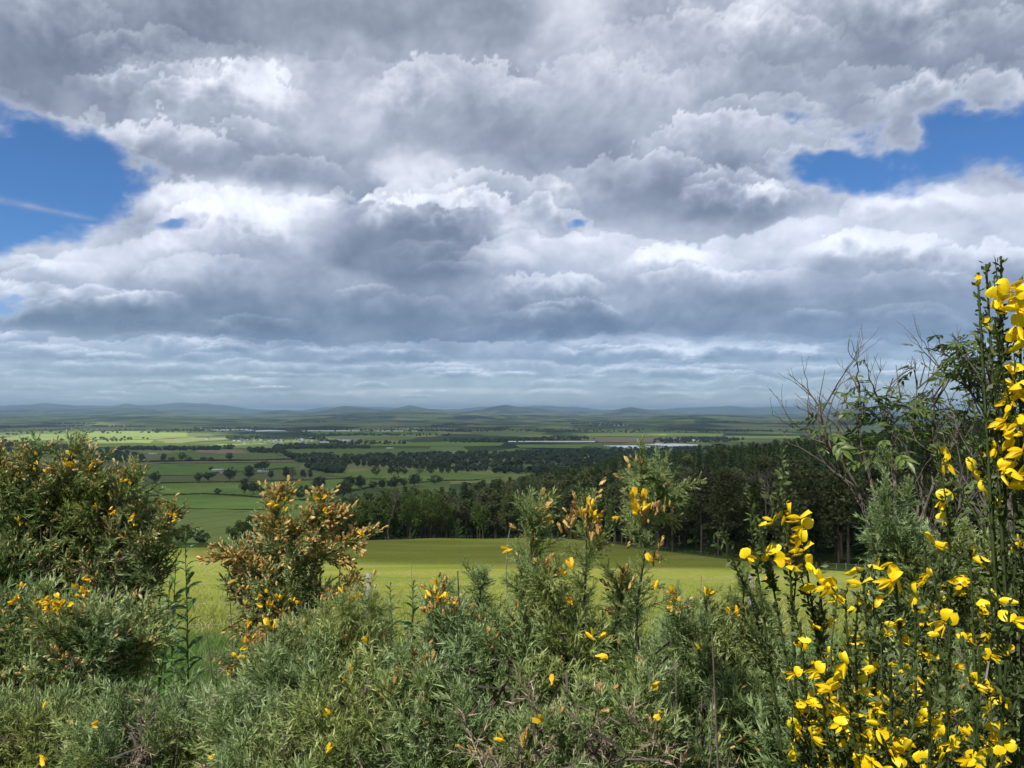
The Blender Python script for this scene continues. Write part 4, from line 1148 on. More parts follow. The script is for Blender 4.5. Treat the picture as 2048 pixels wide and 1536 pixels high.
# small white flowers near the fence
n = 500
fp = hit(GR.normal(405, 35, n), np.clip(GR.normal(1130, 14, n), 1106, 1190))
d_ = 0.035 * GR.uniform(0.5, 1.2, (n, 1, 1))
tri = np.array([[(-1, 0, 0), (1, 0, 0), (0, 1, 0.6)]]) * d_ + fp[:, None, :] + np.array([0, 0, 0.25])
M['white_petal'] = leaf_mat('white_petal', [(0, (0.6, 0.6, 0.55)), (1, (0.75, 0.75, 0.7))], 0.2)
tag(obj('white_meadow_flowers', tris_mesh('white_meadow_flowers', tri, GR.uniform(0, 1, n), M['white_petal'])), 'drift of tiny white flowers on the meadow behind the fence', 'flowers', kind='stuff')

# ------------------------------------------------------------------ gorse
def needle_tris(rng, p, d, L_, w):
    n = len(p)
    sd = unit(np.cross(d, rng.normal(size=(n, 3)))) * np.asarray(w).reshape(-1, 1)
    return np.stack([p - sd, p + sd, p + d * np.asarray(L_).reshape(-1, 1)], axis=1)

def shoot(rng, L_, nn, nl, w, a0=62, a1=16):
    t = np.linspace(0.06, 1, nn)
    az = np.arange(nn) * 2.39996 + rng.uniform(0, 6.28)
    al = np.radians(a0 + (a1 - a0) * t + rng.normal(size=nn) * 8)
    d = np.column_stack([np.sin(al) * np.cos(az), np.sin(al) * np.sin(az), np.cos(al)])
    p = np.column_stack([np.zeros(nn), np.zeros(nn), t * L_])
    T = needle_tris(rng, p, d, nl * (1.15 - 0.45 * t) * rng.uniform(0.7, 1.2, nn), w)
    tone = 0.30 + 0.45 * t + rng.normal(size=nn) * 0.13
    st = np.array([[(-w, 0, 0), (w, 0, 0), (0, 0, L_)], [(0, -w, 0), (0, w, 0), (0, 0, L_)]])
    return np.concatenate([T, st]), np.r_[tone, 0.25, 0.25]

def spire(rng, ns=13, nn=24, L_=1.0, sl=0.42, nl=0.11, w=0.0085, amin=28, amax=50):
    """gorse spray of unit length along +Z"""
    T, tone = shoot(rng, L_, 40, nl, w)
    Ts = [T]; tn = [tone]
    for k in range(ns):
        t = 0.08 + 0.84 * k / ns
        l = sl * (1 - 0.62 * t) * rng.uniform(0.7, 1.2)
        az = k * 2.39996 + rng.normal() * 0.3; al = R(rng.uniform(amin, amax))
        d = np.array([[math.sin(al) * math.cos(az), math.sin(al) * math.sin(az), math.cos(al)]])
        S, st = shoot(rng, l, max(8, int(nn * (l / sl) * 1.1)), nl, w)
        Ts.append(stamp(S, frames(d, rng=rng), np.array([[0, 0, t * L_]]), np.ones(1))); tn.append(st)
    return np.concatenate(Ts), np.concatenate(tn)
SPR = np.random.default_rng(31)
SPIRES = [spire(SPR, 11, 25, sl=0.46, nl=0.115, w=0.0092) for _ in range(6)]
SPIRES_LO = [spire(SPR, 8, 18, sl=0.48, nl=0.14, w=0.014) for _ in range(5)]
SPIRES_DEAD = [spire(SPR, 9, 12, sl=0.40, nl=0.15, w=0.008, amin=45, amax=80) for _ in range(3)]

def pea(rng):
    """gorse blossom / pod: two flat-sided lobes, 1 unit long"""
    T = []
    for s_, o_ in ((1.0, (0.0, 0.0)), (0.85, (0.16, 0.05))):
        z = np.array([0, 0.3, 0.75, 1.0]) * s_; r = np.array([0.06, 0.18, 0.17, 0.03]) * s_
        p = np.column_stack([o_[0] * z + 0.08 * z * z, o_[1] * z, z])
        T.append(tube(p, r, 4))
    return np.concatenate(T)
PEA = pea(SPR)
def crumple(T, rng, k):
    q = np.round(T.reshape(-1, 3), 5); u_, inv = np.unique(q, axis=0, return_inverse=True)
    return (u_ + rng.normal(size=u_.shape) * k)[inv.reshape(-1)].reshape(T.shape)
PEAS = [crumple(PEA, SPR, 0.05), crumple(PEA, SPR, 0.075), crumple(PEA, SPR, 0.06)]
def blossom(rng):
    """open gorse flower: raised standard petal, two wings and a keel, 1 unit long"""
    T = [tube([(0, 0, 0), (0, 0.05, 0.35), (0, 0.12, 0.75), (0, 0.16, 1.0)], [0.07, 0.17, 0.15, 0.03], 5)]
    for s_ in (-1, 1):
        a = np.array([(0, 0, 0.1), (s_ * 0.22, 0.15, 0.55), (s_ * 0.12, 0.2, 0.98), (0.02 * s_, 0.22, 0.6)])
        T.append(np.array([(a[0], a[1], a[3]), (a[1], a[2], a[3])]))
        b = np.array([(0, -0.02, 0.15), (s_ * 0.30, -0.32, 0.55), (s_ * 0.22, -0.5, 0.95), (0, -0.42, 1.05), (0, -0.2, 0.6)])
        T.append(np.array([(b[0], b[1], b[4]), (b[1], b[2], b[4]), (b[2], b[3], b[4])]))
    return np.concatenate(T)
BLOSSOM = tris_mesh('blossom', blossom(SPR), np.full(len(blossom(SPR)), 0.5), M['gorse_flower'])

def gorse(lobes, label, seed, spikes=(), dens=470, L_=0.15, lo=False, dead=0.06, pods=0, pod_tone=(0.3, 0.9), pod_size=0.015, blooms=(), nbloom=0, tone_shift=0.0, name='gorse_bush', pod_top=0.0, group=None, podpx=()):
    rng = np.random.default_rng(seed)
    P = []; D = []; S = []
    cents = []
    for cx, cy, rx, ry, d in lobes:
        c = at(np.array(float(cx)), np.array(float(cy)), float(d)); k = d / F
        a, b = rx * k, ry * k; e = 0.5 * (a + b)
        cents.append(c)
        area = 4 * math.pi * ((a * b) ** 1.6 / 3 + (a * e) ** 1.6 / 3 + (b * e) ** 1.6 / 3) ** (1 / 1.6)
        n = int(area * dens * (0.55 if lo else 0.88))
        u = unit(rng.normal(size=(n, 3)))
        keep = (u[:, 1] < 0.45) | (u[:, 2] > 0.3)          # the side turned from the camera and the underside stay thinner
        keep |= rng.uniform(size=n) < 0.3
        u = u[keep]; n = len(u)
        q = rng.uniform(0.55, 1.0, n) ** 0.5
        p = c + u * np.array([a, e, b]) * q[:, None] * (1 + 0.42 * fbm(u[:, 0] * 2.6 + seed + cx, u[:, 2] * 2.6 + u[:, 1] * 1.3, 2, seed)[:, None])
        nrm = unit(u / np.array([a, e, b]))
        D.append(unit(nrm * 0.75 + np.array([0, 0, 0.85]) + rng.normal(size=(n, 3)) * 0.28)); P.append(p); S.append(1.18 * L_ * rng.uniform(0.55, 1.3, n))
    P = np.concatenate(P); D = np.concatenate(D); S = np.concatenate(S)
    P = P - D * S[:, None] * 0.75
    # tall leading shoots
    SP = []
    for pts_px, d, thick in spikes:
        q = np.array(pts_px, float); c = at(q[:, 0], q[:, 1], d + 0.14 * np.linspace(1, 0, len(q)) ** 1.5 * (d < 2))
        seg_ = np.r_[0, np.cumsum(np.linalg.norm(np.diff(c, axis=0), axis=1))]
        m = max(3, int(seg_[-1] / 0.016))
        for s_ in np.linspace(0, seg_[-1], m):
            b_ = np.array([np.interp(s_, seg_, c[:, i]) for i in range(3)])
            f_ = np.array([np.interp(min(s_ + 0.03, seg_[-1]), seg_, c[:, i]) for i in range(3)]) - np.array([np.interp(max(s_ - 0.02, 0), seg_, c[:, i]) for i in range(3)])
            lump = 0.78 + 0.6 * float(np.clip(0.5 + 1.3 * fbm(np.array([s_ * 16 + seed]), np.array([d * 7 + pts_px[0][0]]), 2, 3)[0], 0, 1))
            for _ in range(3):
                out = unit(rng.normal(size=3)); fade = 1 - 0.55 * s_ / max(seg_[-1], 1e-6)
                SP.append((b_, unit(unit(f_) * 0.8 + out * (0.45 + 0.5 * fade)), thick * lump * rng.uniform(0.6, 1.35) * (0.65 + 0.35 * fade)))
        SP.append((c[-1] - unit(c[-1] - c[-2]) * 0.03, unit(c[-1] - c[-2]), thick * 1.2))
    root = empty(name, tuple(np.array([*np.mean(cents, axis=0)[:2], 0])))
    gz = float(height(root.location.x, root.location.y)); root.location.z = gz
    org = np.array(root.location)
    isdead = rng.uniform(size=len(P)) < dead
    if SP:
        P = np.vstack([P, [s_[0] for s_ in SP]]); D = np.vstack([D, [s_[1] for s_ in SP]]); S = np.r_[S, [s_[2] for s_ in SP]]; isdead = np.r_[isdead, np.zeros(len(SP), bool)]
    lib = SPIRES_LO if lo else SPIRES
    kk = rng.integers(len(lib), size=len(P)); Ts = []; tn = []
    for k, (T, tone) in enumerate(lib):
        m = (kk == k) & ~isdead
        if not m.any(): continue
        Ts.append(stamp(T, frames(D[m], rng=rng), P[m] - org, S[m]))
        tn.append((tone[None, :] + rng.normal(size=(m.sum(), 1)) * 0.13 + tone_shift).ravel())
    obj('foliage', tris_mesh('gorse_foliage', np.concatenate(Ts), np.clip(np.concatenate(tn), 0, 1), M['gorse']), root)['kind'] = 'stuff'
    if isdead.any():
        Ts = []; tn = []; kd = rng.integers(3, size=len(P))
        for k, (T, tone) in enumerate(SPIRES_DEAD):
            m = (kd == k) & isdead
            if m.any():
                Ts.append(stamp(T, frames(D[m] + rng.normal(size=(m.sum(), 3)) * 0.5, rng=rng), P[m] - org, S[m] * 0.9)); tn.append(rng.uniform(0.2, 1, m.sum() * len(T)))
        obj('dead_spines', tris_mesh('gorse_dead_spines', np.concatenate(Ts), np.concatenate(tn), M['dead']), root)['kind'] = 'stuff'
    # woody stems from the ground into every lobe
    st = []
    for c in cents:
        for _ in range(4):
            top = c - org + rng.normal(size=3) * 0.05 - np.array([0, 0, 0.05])
            base = np.array([rng.normal() * 0.08, rng.normal() * 0.08, -0.1])
            st.append(tube(wiggle(rng, base, top, 7, 0.012), np.linspace(0.006, 0.0012, 7), 5))
    nf = len(P) - len(SP)
    pick = rng.choice(nf, min(nf, 160), replace=False)
    for i in pick:
        c = min(cents, key=lambda q: np.sum((q - P[i]) ** 2))
        st.append(tube([c - org + rng.normal(size=3) * 0.03, (c * 0.5 + P[i] * 0.5) - org + rng.normal(size=3) * 0.015, P[i] + D[i] * S[i] * 0.3 - org], [0.0022, 0.0017, 0.001], 3))
    for pts_px, d, thick in spikes:
        q = np.array(pts_px, float); c = at(q[:, 0], q[:, 1], d + 0.14 * np.linspace(1, 0, len(q)) ** 1.5 * (d < 2))
        st.append(tube(c - org, np.linspace(0.003, 0.0015, len(c)), 5))
    obj('stem', tris_mesh('gorse_stem', np.concatenate(st), None, M['bark']), root)
    # spent flowers and pods
    front = (D[:, 1] < 0.55)
    if pods:
        wgt = front * np.where(P[:, 2] > np.quantile(P[:, 2], pod_top), 1.0, 0.15); wgt = wgt / wgt.sum()
        ci = rng.choice(len(P), max(1, pods // 5), p=wgt); ci = np.repeat(ci, 5)[:pods]; n = len(ci)
        tt = rng.uniform(0.35, 1.0, n)
        rad = unit(rng.normal(size=(n, 3)))
        pos = P[ci] + D[ci] * (S[ci] * tt)[:, None] + rad * 0.012
        pd = unit(D[ci] + rad * 0.8)
        for px_, py_, sx_, sy_, m_, d_ in podpx:
            q = at(px_ + rng.normal(size=m_) * sx_, py_ + rng.normal(size=m_) * sy_, np.full(m_, d_) + rng.normal(size=m_) * 0.012)
            pos = np.vstack([pos, q]); pd = np.vstack([pd, unit(np.column_stack([(q[:, 0] - q[:, 0].mean()) * 25, rng.normal(size=m_) * 0.4 - 0.3, np.full(m_, 0.8)]))])
        n = len(pos)
        th_ = n // 3; fr_ = frames(pd, rng=rng); sz_ = pod_size * rng.uniform(0.55, 1.2, n)
        T = np.concatenate([stamp(PEAS[q], fr_[q * th_:(q + 1) * th_ if q < 2 else n], (pos - org)[q * th_:(q + 1) * th_ if q < 2 else n], sz_[q * th_:(q + 1) * th_ if q < 2 else n]) for q in range(3)])
        tone = np.repeat(rng.uniform(*pod_tone, n), len(PEA)) + rng.normal(size=n * len(PEA)) * 0.06
        obj('seed_pods', tris_mesh('gorse_seed_pods', T, np.clip(tone, 0, 1), M['pod']), root)['kind'] = 'stuff'
    fl = []
    for bx, by, bd in blooms:
        fl.append((at(np.array(float(bx)), np.array(float(by)), float(bd)), unit(rng.normal(size=3) * 0.6 + [0, -0.5, 0.8])))
    for i in rng.choice(len(P), nbloom, p=front / front.sum()):
        fl.append((P[i] + D[i] * S[i] * rng.uniform(0.6, 1.0) + np.array([0, -0.012, 0]), unit(D[i] + rng.normal(size=3) * 0.6)))
    for p, d in fl:
        b = obj('blossom', BLOSSOM, root, tuple(p - org))
        b.rotation_euler = (Vector(d).to_track_quat('Z', 'Y') @ Matrix.Rotation(rng.uniform(0, 6.28), 3, 'Z').to_quaternion()).to_euler()
        b.scale = (rng.uniform(0.014, 0.019),) * 3
    return tag(root, label, 'gorse', group or 'gorse bushes of the hedge')

def cl(cx, cy, n, sx, sy, d, seed):
    r_ = np.random.default_rng(seed)
    return [(cx + r_.normal() * sx, cy + r_.normal() * sy, d) for _ in range(n)]

gorse([(60, 1000, 85, 75, 2.8), (150, 1005, 62, 70, 2.75), (110, 1110, 150, 110, 2.85), (235, 1045, 80, 65, 2.8), (295, 1085, 45, 35, 2.75), (240, 1140, 85, 60, 2.8), (10, 1140, 90, 110, 2.7), (150, 1200, 120, 70, 2.8)],
      'tall dense gorse with brown spent flowers, largest bush on the left', 401, lo=True, dead=0.14, L_=0.17, dens=430, pods=2900, pod_tone=(0.35, 1.0), pod_size=0.018, pod_top=0.1, tone_shift=-0.10,
      spikes=[([(70, 990), (75, 950), (72, 915)], 2.7, 0.11), ([(125, 980), (135, 950), (138, 915)], 2.7, 0.11), ([(180, 1000), (182, 965), (180, 938)], 2.7, 0.10), ([(230, 1010), (245, 985), (256, 960)], 2.7, 0.10), ([(290, 1085), (325, 1060), (347, 1035)], 2.7, 0.09), ([(0, 990), (5, 950), (2, 925)], 2.7, 0.1)],
      blooms=cl(138, 925, 8, 8, 12, 2.62, 1) + cl(75, 935, 4, 10, 10, 2.62, 2) + cl(182, 940, 3, 5, 5, 2.62, 3) + cl(250, 965, 3, 6, 10, 2.62, 4) + cl(348, 1033, 5, 6, 4, 2.62, 5) + cl(215, 1015, 5, 8, 8, 2.6, 6) + cl(40, 1050, 3, 8, 8, 2.6, 7) + cl(275, 1045, 4, 8, 8, 2.6, 8))
gorse([(70, 1270, 120, 95, 2.05), (175, 1270, 100, 85, 2.0), (255, 1265, 70, 55, 2.05), (55, 1385, 110, 100, 1.95), (190, 1375, 95, 75, 2.0)],
      'bushy gorse with a cluster of yellow blossom, below the largest bush on the left', 402, lo=True, L_=0.14, dens=560, pods=900, pod_tone=(0.4, 0.95), pod_top=0.35,
      blooms=cl(105, 1215, 20, 18, 10, 1.86, 11) + cl(168, 1175, 9, 8, 12, 1.86, 12) + cl(20, 1200, 4, 10, 8, 1.85, 13), nbloom=6)
gorse([(580, 1085, 58, 48, 2.2), (560, 1160, 90, 60, 2.2), (640, 1175, 62, 55, 2.25), (520, 1225, 70, 45, 2.15), (600, 1235, 80, 45, 2.15), (500, 1120, 40, 35, 2.2)],
      'airy gorse covered in orange brown spent flowers, standing by the grassy gap', 403, lo=True, L_=0.13, dens=380, pods=2000, pod_tone=(0.4, 0.92), pod_top=0.0, pod_size=0.018,
      spikes=[([(560, 1100), (558, 1050), (556, 1008)], 2.15, 0.075), ([(590, 1100), (620, 1050), (645, 1012)], 2.15, 0.07), ([(620, 1130), (680, 1095), (726, 1072)], 2.15, 0.06), ([(640, 1200), (680, 1180), (706, 1165)], 2.15, 0.06), ([(520, 1150), (485, 1120), (455, 1112)], 2.15, 0.06), ([(600, 1100), (640, 1060), (672, 1040)], 2.15, 0.06)],
      blooms=cl(540, 1195, 14, 28, 10, 2.05, 21) + cl(560, 1015, 5, 8, 8, 2.1, 22) + cl(640, 1020, 4, 10, 10, 2.1, 23) + cl(726, 1070, 2, 3, 2, 2.1, 24) + cl(545, 1255, 6, 10, 6, 2.0, 25) + cl(625, 1265, 4, 8, 6, 2.0, 26))
gorse([(475, 1300, 42, 34, 1.9), (530, 1310, 50, 40, 1.9)],
      'small sparse gorse with brown twigs at the foot of the grassy gap', 404, L_=0.10, dens=420, dead=0.25, pods=90, pod_tone=(0.3, 0.8), nbloom=8)
gorse([(110, 1490, 170, 80, 1.5), (300, 1480, 150, 90, 1.45), (430, 1455, 110, 65, 1.5), (0, 1480, 100, 80, 1.5)],
      'low soft grey-green gorse filling the bottom left corner', 405, L_=0.12, dens=640, pods=40, dead=0.06, nbloom=6, tone_shift=0.03)
gorse([(620, 1350, 130, 85, 1.42), (540, 1455, 130, 85, 1.35), (700, 1440, 140, 90, 1.3), (690, 1270, 80, 45, 1.5), (600, 1520, 160, 60, 1.25)],
      'feathery pale green gorse in the bottom middle left, few blossoms', 406, L_=0.13, dens=640, dead=0.03, pods=40, nbloom=12, tone_shift=0.06,
      spikes=[([(735, 1330), (742, 1260), (745, 1215)], 1.45, 0.07), ([(700, 1300), (690, 1240), (688, 1205)], 1.45, 0.06)],
      blooms=[(663, 1430, 1.15), (540, 1255, 1.4), (735, 1285, 1.35), (490, 1290, 1.4)])
gorse([(890, 1340, 120, 85, 1.36), (1010, 1310, 100, 95, 1.35), (880, 1450, 140, 90, 1.25), (890, 1250, 45, 50, 1.4), (1010, 1420, 120, 90, 1.25), (1130, 1300, 60, 80, 1.3)],
      'gorse with two tall upright shoots tipped orange and green, in the centre', 407, podpx=[(1170, 1035, 22, 18, 34, 1.2), (1135, 1048, 8, 8, 8, 1.2), (1195, 1070, 10, 10, 8, 1.2), (885, 1205, 18, 18, 26, 1.33)], L_=0.12, dens=600, dead=0.08, pods=170, pod_tone=(0.25, 0.8), pod_size=0.016, nbloom=10,
      spikes=[([(1050, 1320), (1045, 1200), (1062, 1120), (1060, 1045)], 1.3, 0.072), ([(1180, 1380), (1165, 1250), (1172, 1140), (1172, 1025)], 1.25, 0.052), ([(1130, 1300), (1110, 1220), (1095, 1160)], 1.3, 0.075), ([(1210, 1330), (1235, 1240), (1245, 1180)], 1.28, 0.075), ([(870, 1290), (880, 1220), (888, 1180)], 1.38, 0.05), ([(950, 1280), (958, 1200), (965, 1165)], 1.38, 0.06)],
      blooms=cl(1172, 1025, 4, 14, 8, 1.18, 31) + cl(885, 1195, 6, 16, 14, 1.3, 32) + [(1200, 1275, 1.15), (1188, 1280, 1.15), (1190, 1312, 1.15), (1145, 1140, 1.2), (1128, 1150, 1.2)])
gorse([(1290, 1330, 45, 70, 1.2), (1270, 1420, 70, 70, 1.15)],
      'slender gorse with one very tall curved shoot topped by grey-green sprays', 408, podpx=[(1285, 1025, 14, 12, 16, 1.15), (1330, 1020, 8, 8, 6, 1.15), (1310, 1115, 10, 12, 9, 1.15), (1255, 1165, 8, 25, 8, 1.18)], L_=0.11, dens=600, dead=0.15, pods=40, pod_tone=(0.2, 0.75), nbloom=3,
      spikes=[([(1255, 1420), (1270, 1300), (1275, 1200), (1290, 1100), (1290, 1030), (1300, 970)], 1.2, 0.046), ([(1285, 1040), (1310, 1000), (1345, 985)], 1.2, 0.05), ([(1290, 1040), (1282, 990), (1285, 950)], 1.2, 0.05), ([(1295, 1020), (1318, 975), (1318, 955)], 1.2, 0.05)],
      blooms=cl(1285, 1015, 6, 14, 12, 1.12, 41) + [(1305, 1128, 1.14), (1310, 1180, 1.14)])
gorse([(1130, 1440, 110, 90, 1.12), (1060, 1510, 130, 60, 1.05), (1220, 1490, 110, 70, 1.05)],
      'spiny gorse with bare dead brown thorns at the bottom centre', 409, L_=0.10, dens=470, dead=0.42, pods=60, pod_tone=(0.2, 0.7), nbloom=5, tone_shift=-0.05)
gorse([(1390, 1310, 90, 75, 1.6), (1480, 1290, 80, 75, 1.65), (1420, 1420, 130, 95, 1.5), (1560, 1330, 75, 80, 1.6), (1550, 1450, 110, 90, 1.45), (1340, 1500, 110, 60, 1.3)],
      'grey-green gorse with two soft upright shoots, between the tall shoot and the broom', 410, L_=0.13, dens=560, dead=0.08, pods=150, pod_tone=(0.3, 0.85), nbloom=16,
      spikes=[([(1490, 1290), (1485, 1220), (1488, 1165)], 1.6, 0.06), ([(1525, 1290), (1522, 1220), (1515, 1185)], 1.6, 0.055), ([(1340, 1290), (1345, 1230), (1350, 1192)], 1.58, 0.05), ([(1420, 1300), (1415, 1240), (1410, 1200)], 1.6, 0.06)],
      blooms=cl(1350, 1195, 5, 14, 6, 1.5, 51) + cl(1470, 1225, 4, 14, 10, 1.52, 52))
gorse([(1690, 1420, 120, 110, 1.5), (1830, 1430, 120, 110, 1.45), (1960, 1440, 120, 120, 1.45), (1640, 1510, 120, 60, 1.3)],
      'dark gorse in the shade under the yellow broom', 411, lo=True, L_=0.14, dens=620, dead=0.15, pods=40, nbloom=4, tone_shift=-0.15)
gorse([(1785, 1065, 55, 60, 2.3), (1820, 1140, 75, 75, 2.3), (1890, 1100, 60, 60, 2.4), (1960, 1160, 90, 80, 2.4), (1800, 1220, 80, 60, 2.3)],
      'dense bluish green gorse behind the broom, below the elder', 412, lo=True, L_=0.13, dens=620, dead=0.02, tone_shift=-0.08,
      spikes=[([(1770, 1050), (1768, 1020), (1770, 985)], 2.25, 0.07), ([(1800, 1040), (1808, 1010), (1812, 985)], 2.25, 0.07), ([(1775, 950), (1778, 930), (1780, 915)], 2.3, 0.05)])

# ------------------------------------------------------------------ broom
BR = np.random.default_rng(61)
def petal(pts_, thick=0.0):
    return np.array(pts_, float)
def broom_flower(open_=1.0, seed=0):
    """pea flower about 1 unit wide: broad raised standard, two wings, curved drooping keel"""
    rng = np.random.default_rng(seed)
    V = []; Fc = []
    def sheet(fn, nu, nv):
        b = len(V)
        for i in range(nu):
            for j in range(nv):
                V.append(fn(i / (nu - 1), j / (nv - 1) * 2 - 1))
        for i in range(nu - 1):
            for j in range(nv - 1):
                q = b + i * nv + j
                Fc.append((q, q + 1, q + nv + 1, q + nv))
    def standard(u, v):
        w = 0.42 * math.sin(math.pi * min(1.0, 0.10 + 0.88 * u)) ** 0.55
        back = R(25 + 85 * u * open_)
        notch = 0.10 * u ** 4 * math.exp(-(v / 0.3) ** 2)
        x = v * w; z = 0.10 + 0.62 * u - notch - 0.10 * u * v * v; y = 0.04 + 0.20 * open_ * u * u - 0.10 * abs(v) * (0.3 + u) * (1.2 - open_) + 0.22 * open_ * v * v * u
        return (x, y - 0.02, z)
    sheet(standard, 6, 7)
    for s_ in (-1, 1):
        def wing(u, v, s_=s_):
            w = 0.15 * math.sin(math.pi * min(1, 0.08 + 0.9 * u)) ** 0.7
            return (s_ * (0.05 + 0.30 * u * open_ + 0.05 * (1 - v * v)), -0.70 * u, 0.10 - 0.12 * u * u + v * w - 0.1 * open_ * u)
        sheet(wing, 5, 4)
    def keel(u, v):
        w = 0.13 * math.sin(math.pi * min(1, 0.08 + 0.88 * u)) ** 0.7
        a = v * 1.4
        return (w * math.sin(a), -0.62 * u + 0.05, 0.02 - 0.35 * u * open_ - w * 0.9 * math.cos(a))
    sheet(keel, 6, 5)
    V = np.array(V) + rng.normal(size=(len(V), 3)) * 0.012
    tone = 0.40 + 0.35 * np.array([v[2] for v in V]) + rng.normal(size=len(V)) * 0.08
    return mesh_np('broom_flower', V, np.array(Fc), {'tone': np.clip(tone, 0, 1)}, True, M['broom_flower'])
BF = [broom_flower(1.0, 1), broom_flower(0.6, 2), broom_flower(1.25, 3), broom_flower(0.15, 4)]

def broom_leaflets(rng, P, D, n):
    i = rng.integers(len(P), size=n)
    p = P[i] + rng.normal(size=(n, 3)) * 0.001
    d = unit(D[i] * 0.7 + unit(rng.normal(size=(n, 3))) * 0.8)
    L_ = rng.uniform(0.006, 0.013, n)[:, None]; sd = unit(np.cross(d, rng.normal(size=(n, 3)))) * L_ * 0.22
    m = p + d * L_ * 0.55; tip = p + d * L_
    return np.concatenate([np.stack([p, m + sd, tip], 1), np.stack([p, tip, m - sd], 1)])

def broom(name, label, stems, seed, twigs, flower_px, fcount, box, dead_stems=(), nl=10000):
    rng = np.random.default_rng(seed)
    tubes = []; SPp = []; SPd = []
    root0 = np.array([*np.mean([s_[0][:2] for s_ in stems], axis=0), 0]); root0[2] = float(height(root0[0], root0[1]))
    root = empty(name, tuple(root0))
    def add(c, r0, r1, sides=5):
        c = np.asarray(c); tubes.append(tube(c - root0, np.linspace(r0, r1, len(c)), sides))
        seg_ = np.r_[0, np.cumsum(np.linalg.norm(np.diff(c, axis=0), axis=1))]
        s_ = np.arange(0, seg_[-1], 0.004)
        q = np.column_stack([np.interp(s_, seg_, c[:, k]) for k in range(3)])
        SPp.append(q); SPd.append(unit(np.gradient(q, axis=0)) if len(q) > 2 else np.tile([0, 0, 1.0], (len(q), 1)))
    tips = []
    for pts_ in stems:
        c = np.array(pts_, float)
        t = np.linspace(0, 1, len(c)); tt = np.linspace(0, 1, 16)
        cc = np.column_stack([np.interp(tt, t, c[:, k]) for k in range(3)])
        for _ in range(3): cc[1:-1] = (cc[:-2] + cc[1:-1] * 2 + cc[2:]) / 4
        add(cc, 0.0045, 0.0012)
        for k in range(twigs):
            f_ = rng.uniform(0.45, 0.97); i = int(f_ * 15)
            b_ = cc[i]; d = unit(cc[min(i + 1, 15)] - cc[i - 1])
            dd = unit(d + unit(rng.normal(size=3)) * 0.5 + np.array([0, 0, 0.2])); L_ = rng.uniform(0.06, 0.17)
            e_ = b_ + dd * L_ + np.array([0, 0, -0.01])
            add([b_, b_ + dd * L_ * 0.5 + rng.normal(size=3) * 0.004, e_], 0.0014, 0.0006, 4)
    P = np.concatenate(SPp); D = np.concatenate(SPd)
    obj('stem', tris_mesh('broom_stem', np.concatenate(tubes), np.full(sum(map(len, tubes)), 0.35), M['broom_leaf']), root)['kind'] = 'stuff'
    vis = P[:, 1] > 0
    px_ = 1024 + F * P[:, 0] / (P[:, 1] * math.cos(PITCH) + P[:, 2] * math.sin(PITCH)); py_ = 768 - F * (P[:, 2] * math.cos(PITCH) - P[:, 1] * math.sin(PITCH)) / (P[:, 1] * math.cos(PITCH) + P[:, 2] * math.sin(PITCH))
    inb = (py_ < 1600)
    lt = broom_leaflets(rng, P[inb] - root0, D[inb], nl)
    obj('foliage', tris_mesh('broom_foliage', lt, rng.uniform(0.1, 1, len(lt)), M['broom_leaf']), root)['kind'] = 'stuff'
    # flowers: at the listed pixels and along the stems
    fl = [(at(np.array(float(x)), np.array(float(y)), float(d)), s_) for x, y, d, s_ in flower_px]
    cand = np.nonzero(inb & (px_ > box[0]) & (px_ < box[2]) & (py_ > box[1]) & (py_ < box[3]))[0]
    wg = np.clip((py_[cand] - box[1]) / (box[3] - box[1]), 0.12, 1) ** 0.8
    for i in rng.choice(cand, fcount, p=wg / wg.sum()):
        fl.append((P[i] + unit(rng.normal(size=3)) * 0.012, rng.uniform(0.014, 0.021)))
    for p, s_ in fl:
        s_ = min(s_, 0.0245)
        o = obj('flower', BF[rng.choice(4, p=[0.40, 0.26, 0.26, 0.08])], root, tuple(p - root0))
        o.rotation_euler = (R(rng.normal() * 28), R(rng.normal() * 28), rng.uniform(0, 6.28)); o.scale = (s_,) * 3
    if dead_stems:
        for q, d in dead_stems:
            c = at(np.array([a for a, _ in q], float), np.array([b for _, b in q], float), np.full(len(q), d))
            obj('dead_stem', tris_mesh('broom_dead_stem', tube(c - root0, np.linspace(0.002, 0.0012, len(c)), 5), None, M['pale_bark']), root)
    return tag(root, label, 'broom', 'yellow broom plants')

def bstem(px, py, d, bx, by, bz, mid=0.5, sag=0.0):
    """stem from a base point to the tip seen at px,py; bows outwards"""
    tip = at(np.array(float(px)), np.array(float(py)), float(d)); b_ = np.array([bx, by, bz])
    m1 = b_ * 0.6 + tip * 0.4 + np.array([0, 0, 0.10]); m2 = b_ * 0.2 + tip * 0.8 + np.array([0, 0, 0.03 - sag])
    return [b_, m1, m2, tip]
gz1 = float(height(0.5, 1.05))
S1 = [bstem(px, py, d, 0.52 + BR.normal() * 0.05, 1.0 + BR.normal() * 0.06, gz1) for px, py, d in [
    (1500, 1035, 0.95), (1530, 1085, 0.98), (1575, 1030, 0.93), (1600, 1045, 0.96), (1640, 1120, 0.95), (1690, 1180, 1.0), (1725, 1140, 0.95), (1790, 1130, 0.95), (1850, 1080, 1.0), (1600, 1250, 0.9), (1650, 1330, 0.85),
    (1880, 900, 0.95), (1900, 1000, 0.9), (1940, 1090, 0.9), (1760, 1250, 0.85), (1700, 1300, 0.8), (1830, 1210, 0.82), (1900, 1250, 0.8), (1960, 1300, 0.78), (2020, 1200, 0.8), (1740, 1180, 1.05), (1870, 1150, 1.1), (1990, 1050, 1.0), (1780, 1330, 0.75), (1860, 1380, 0.72)]]
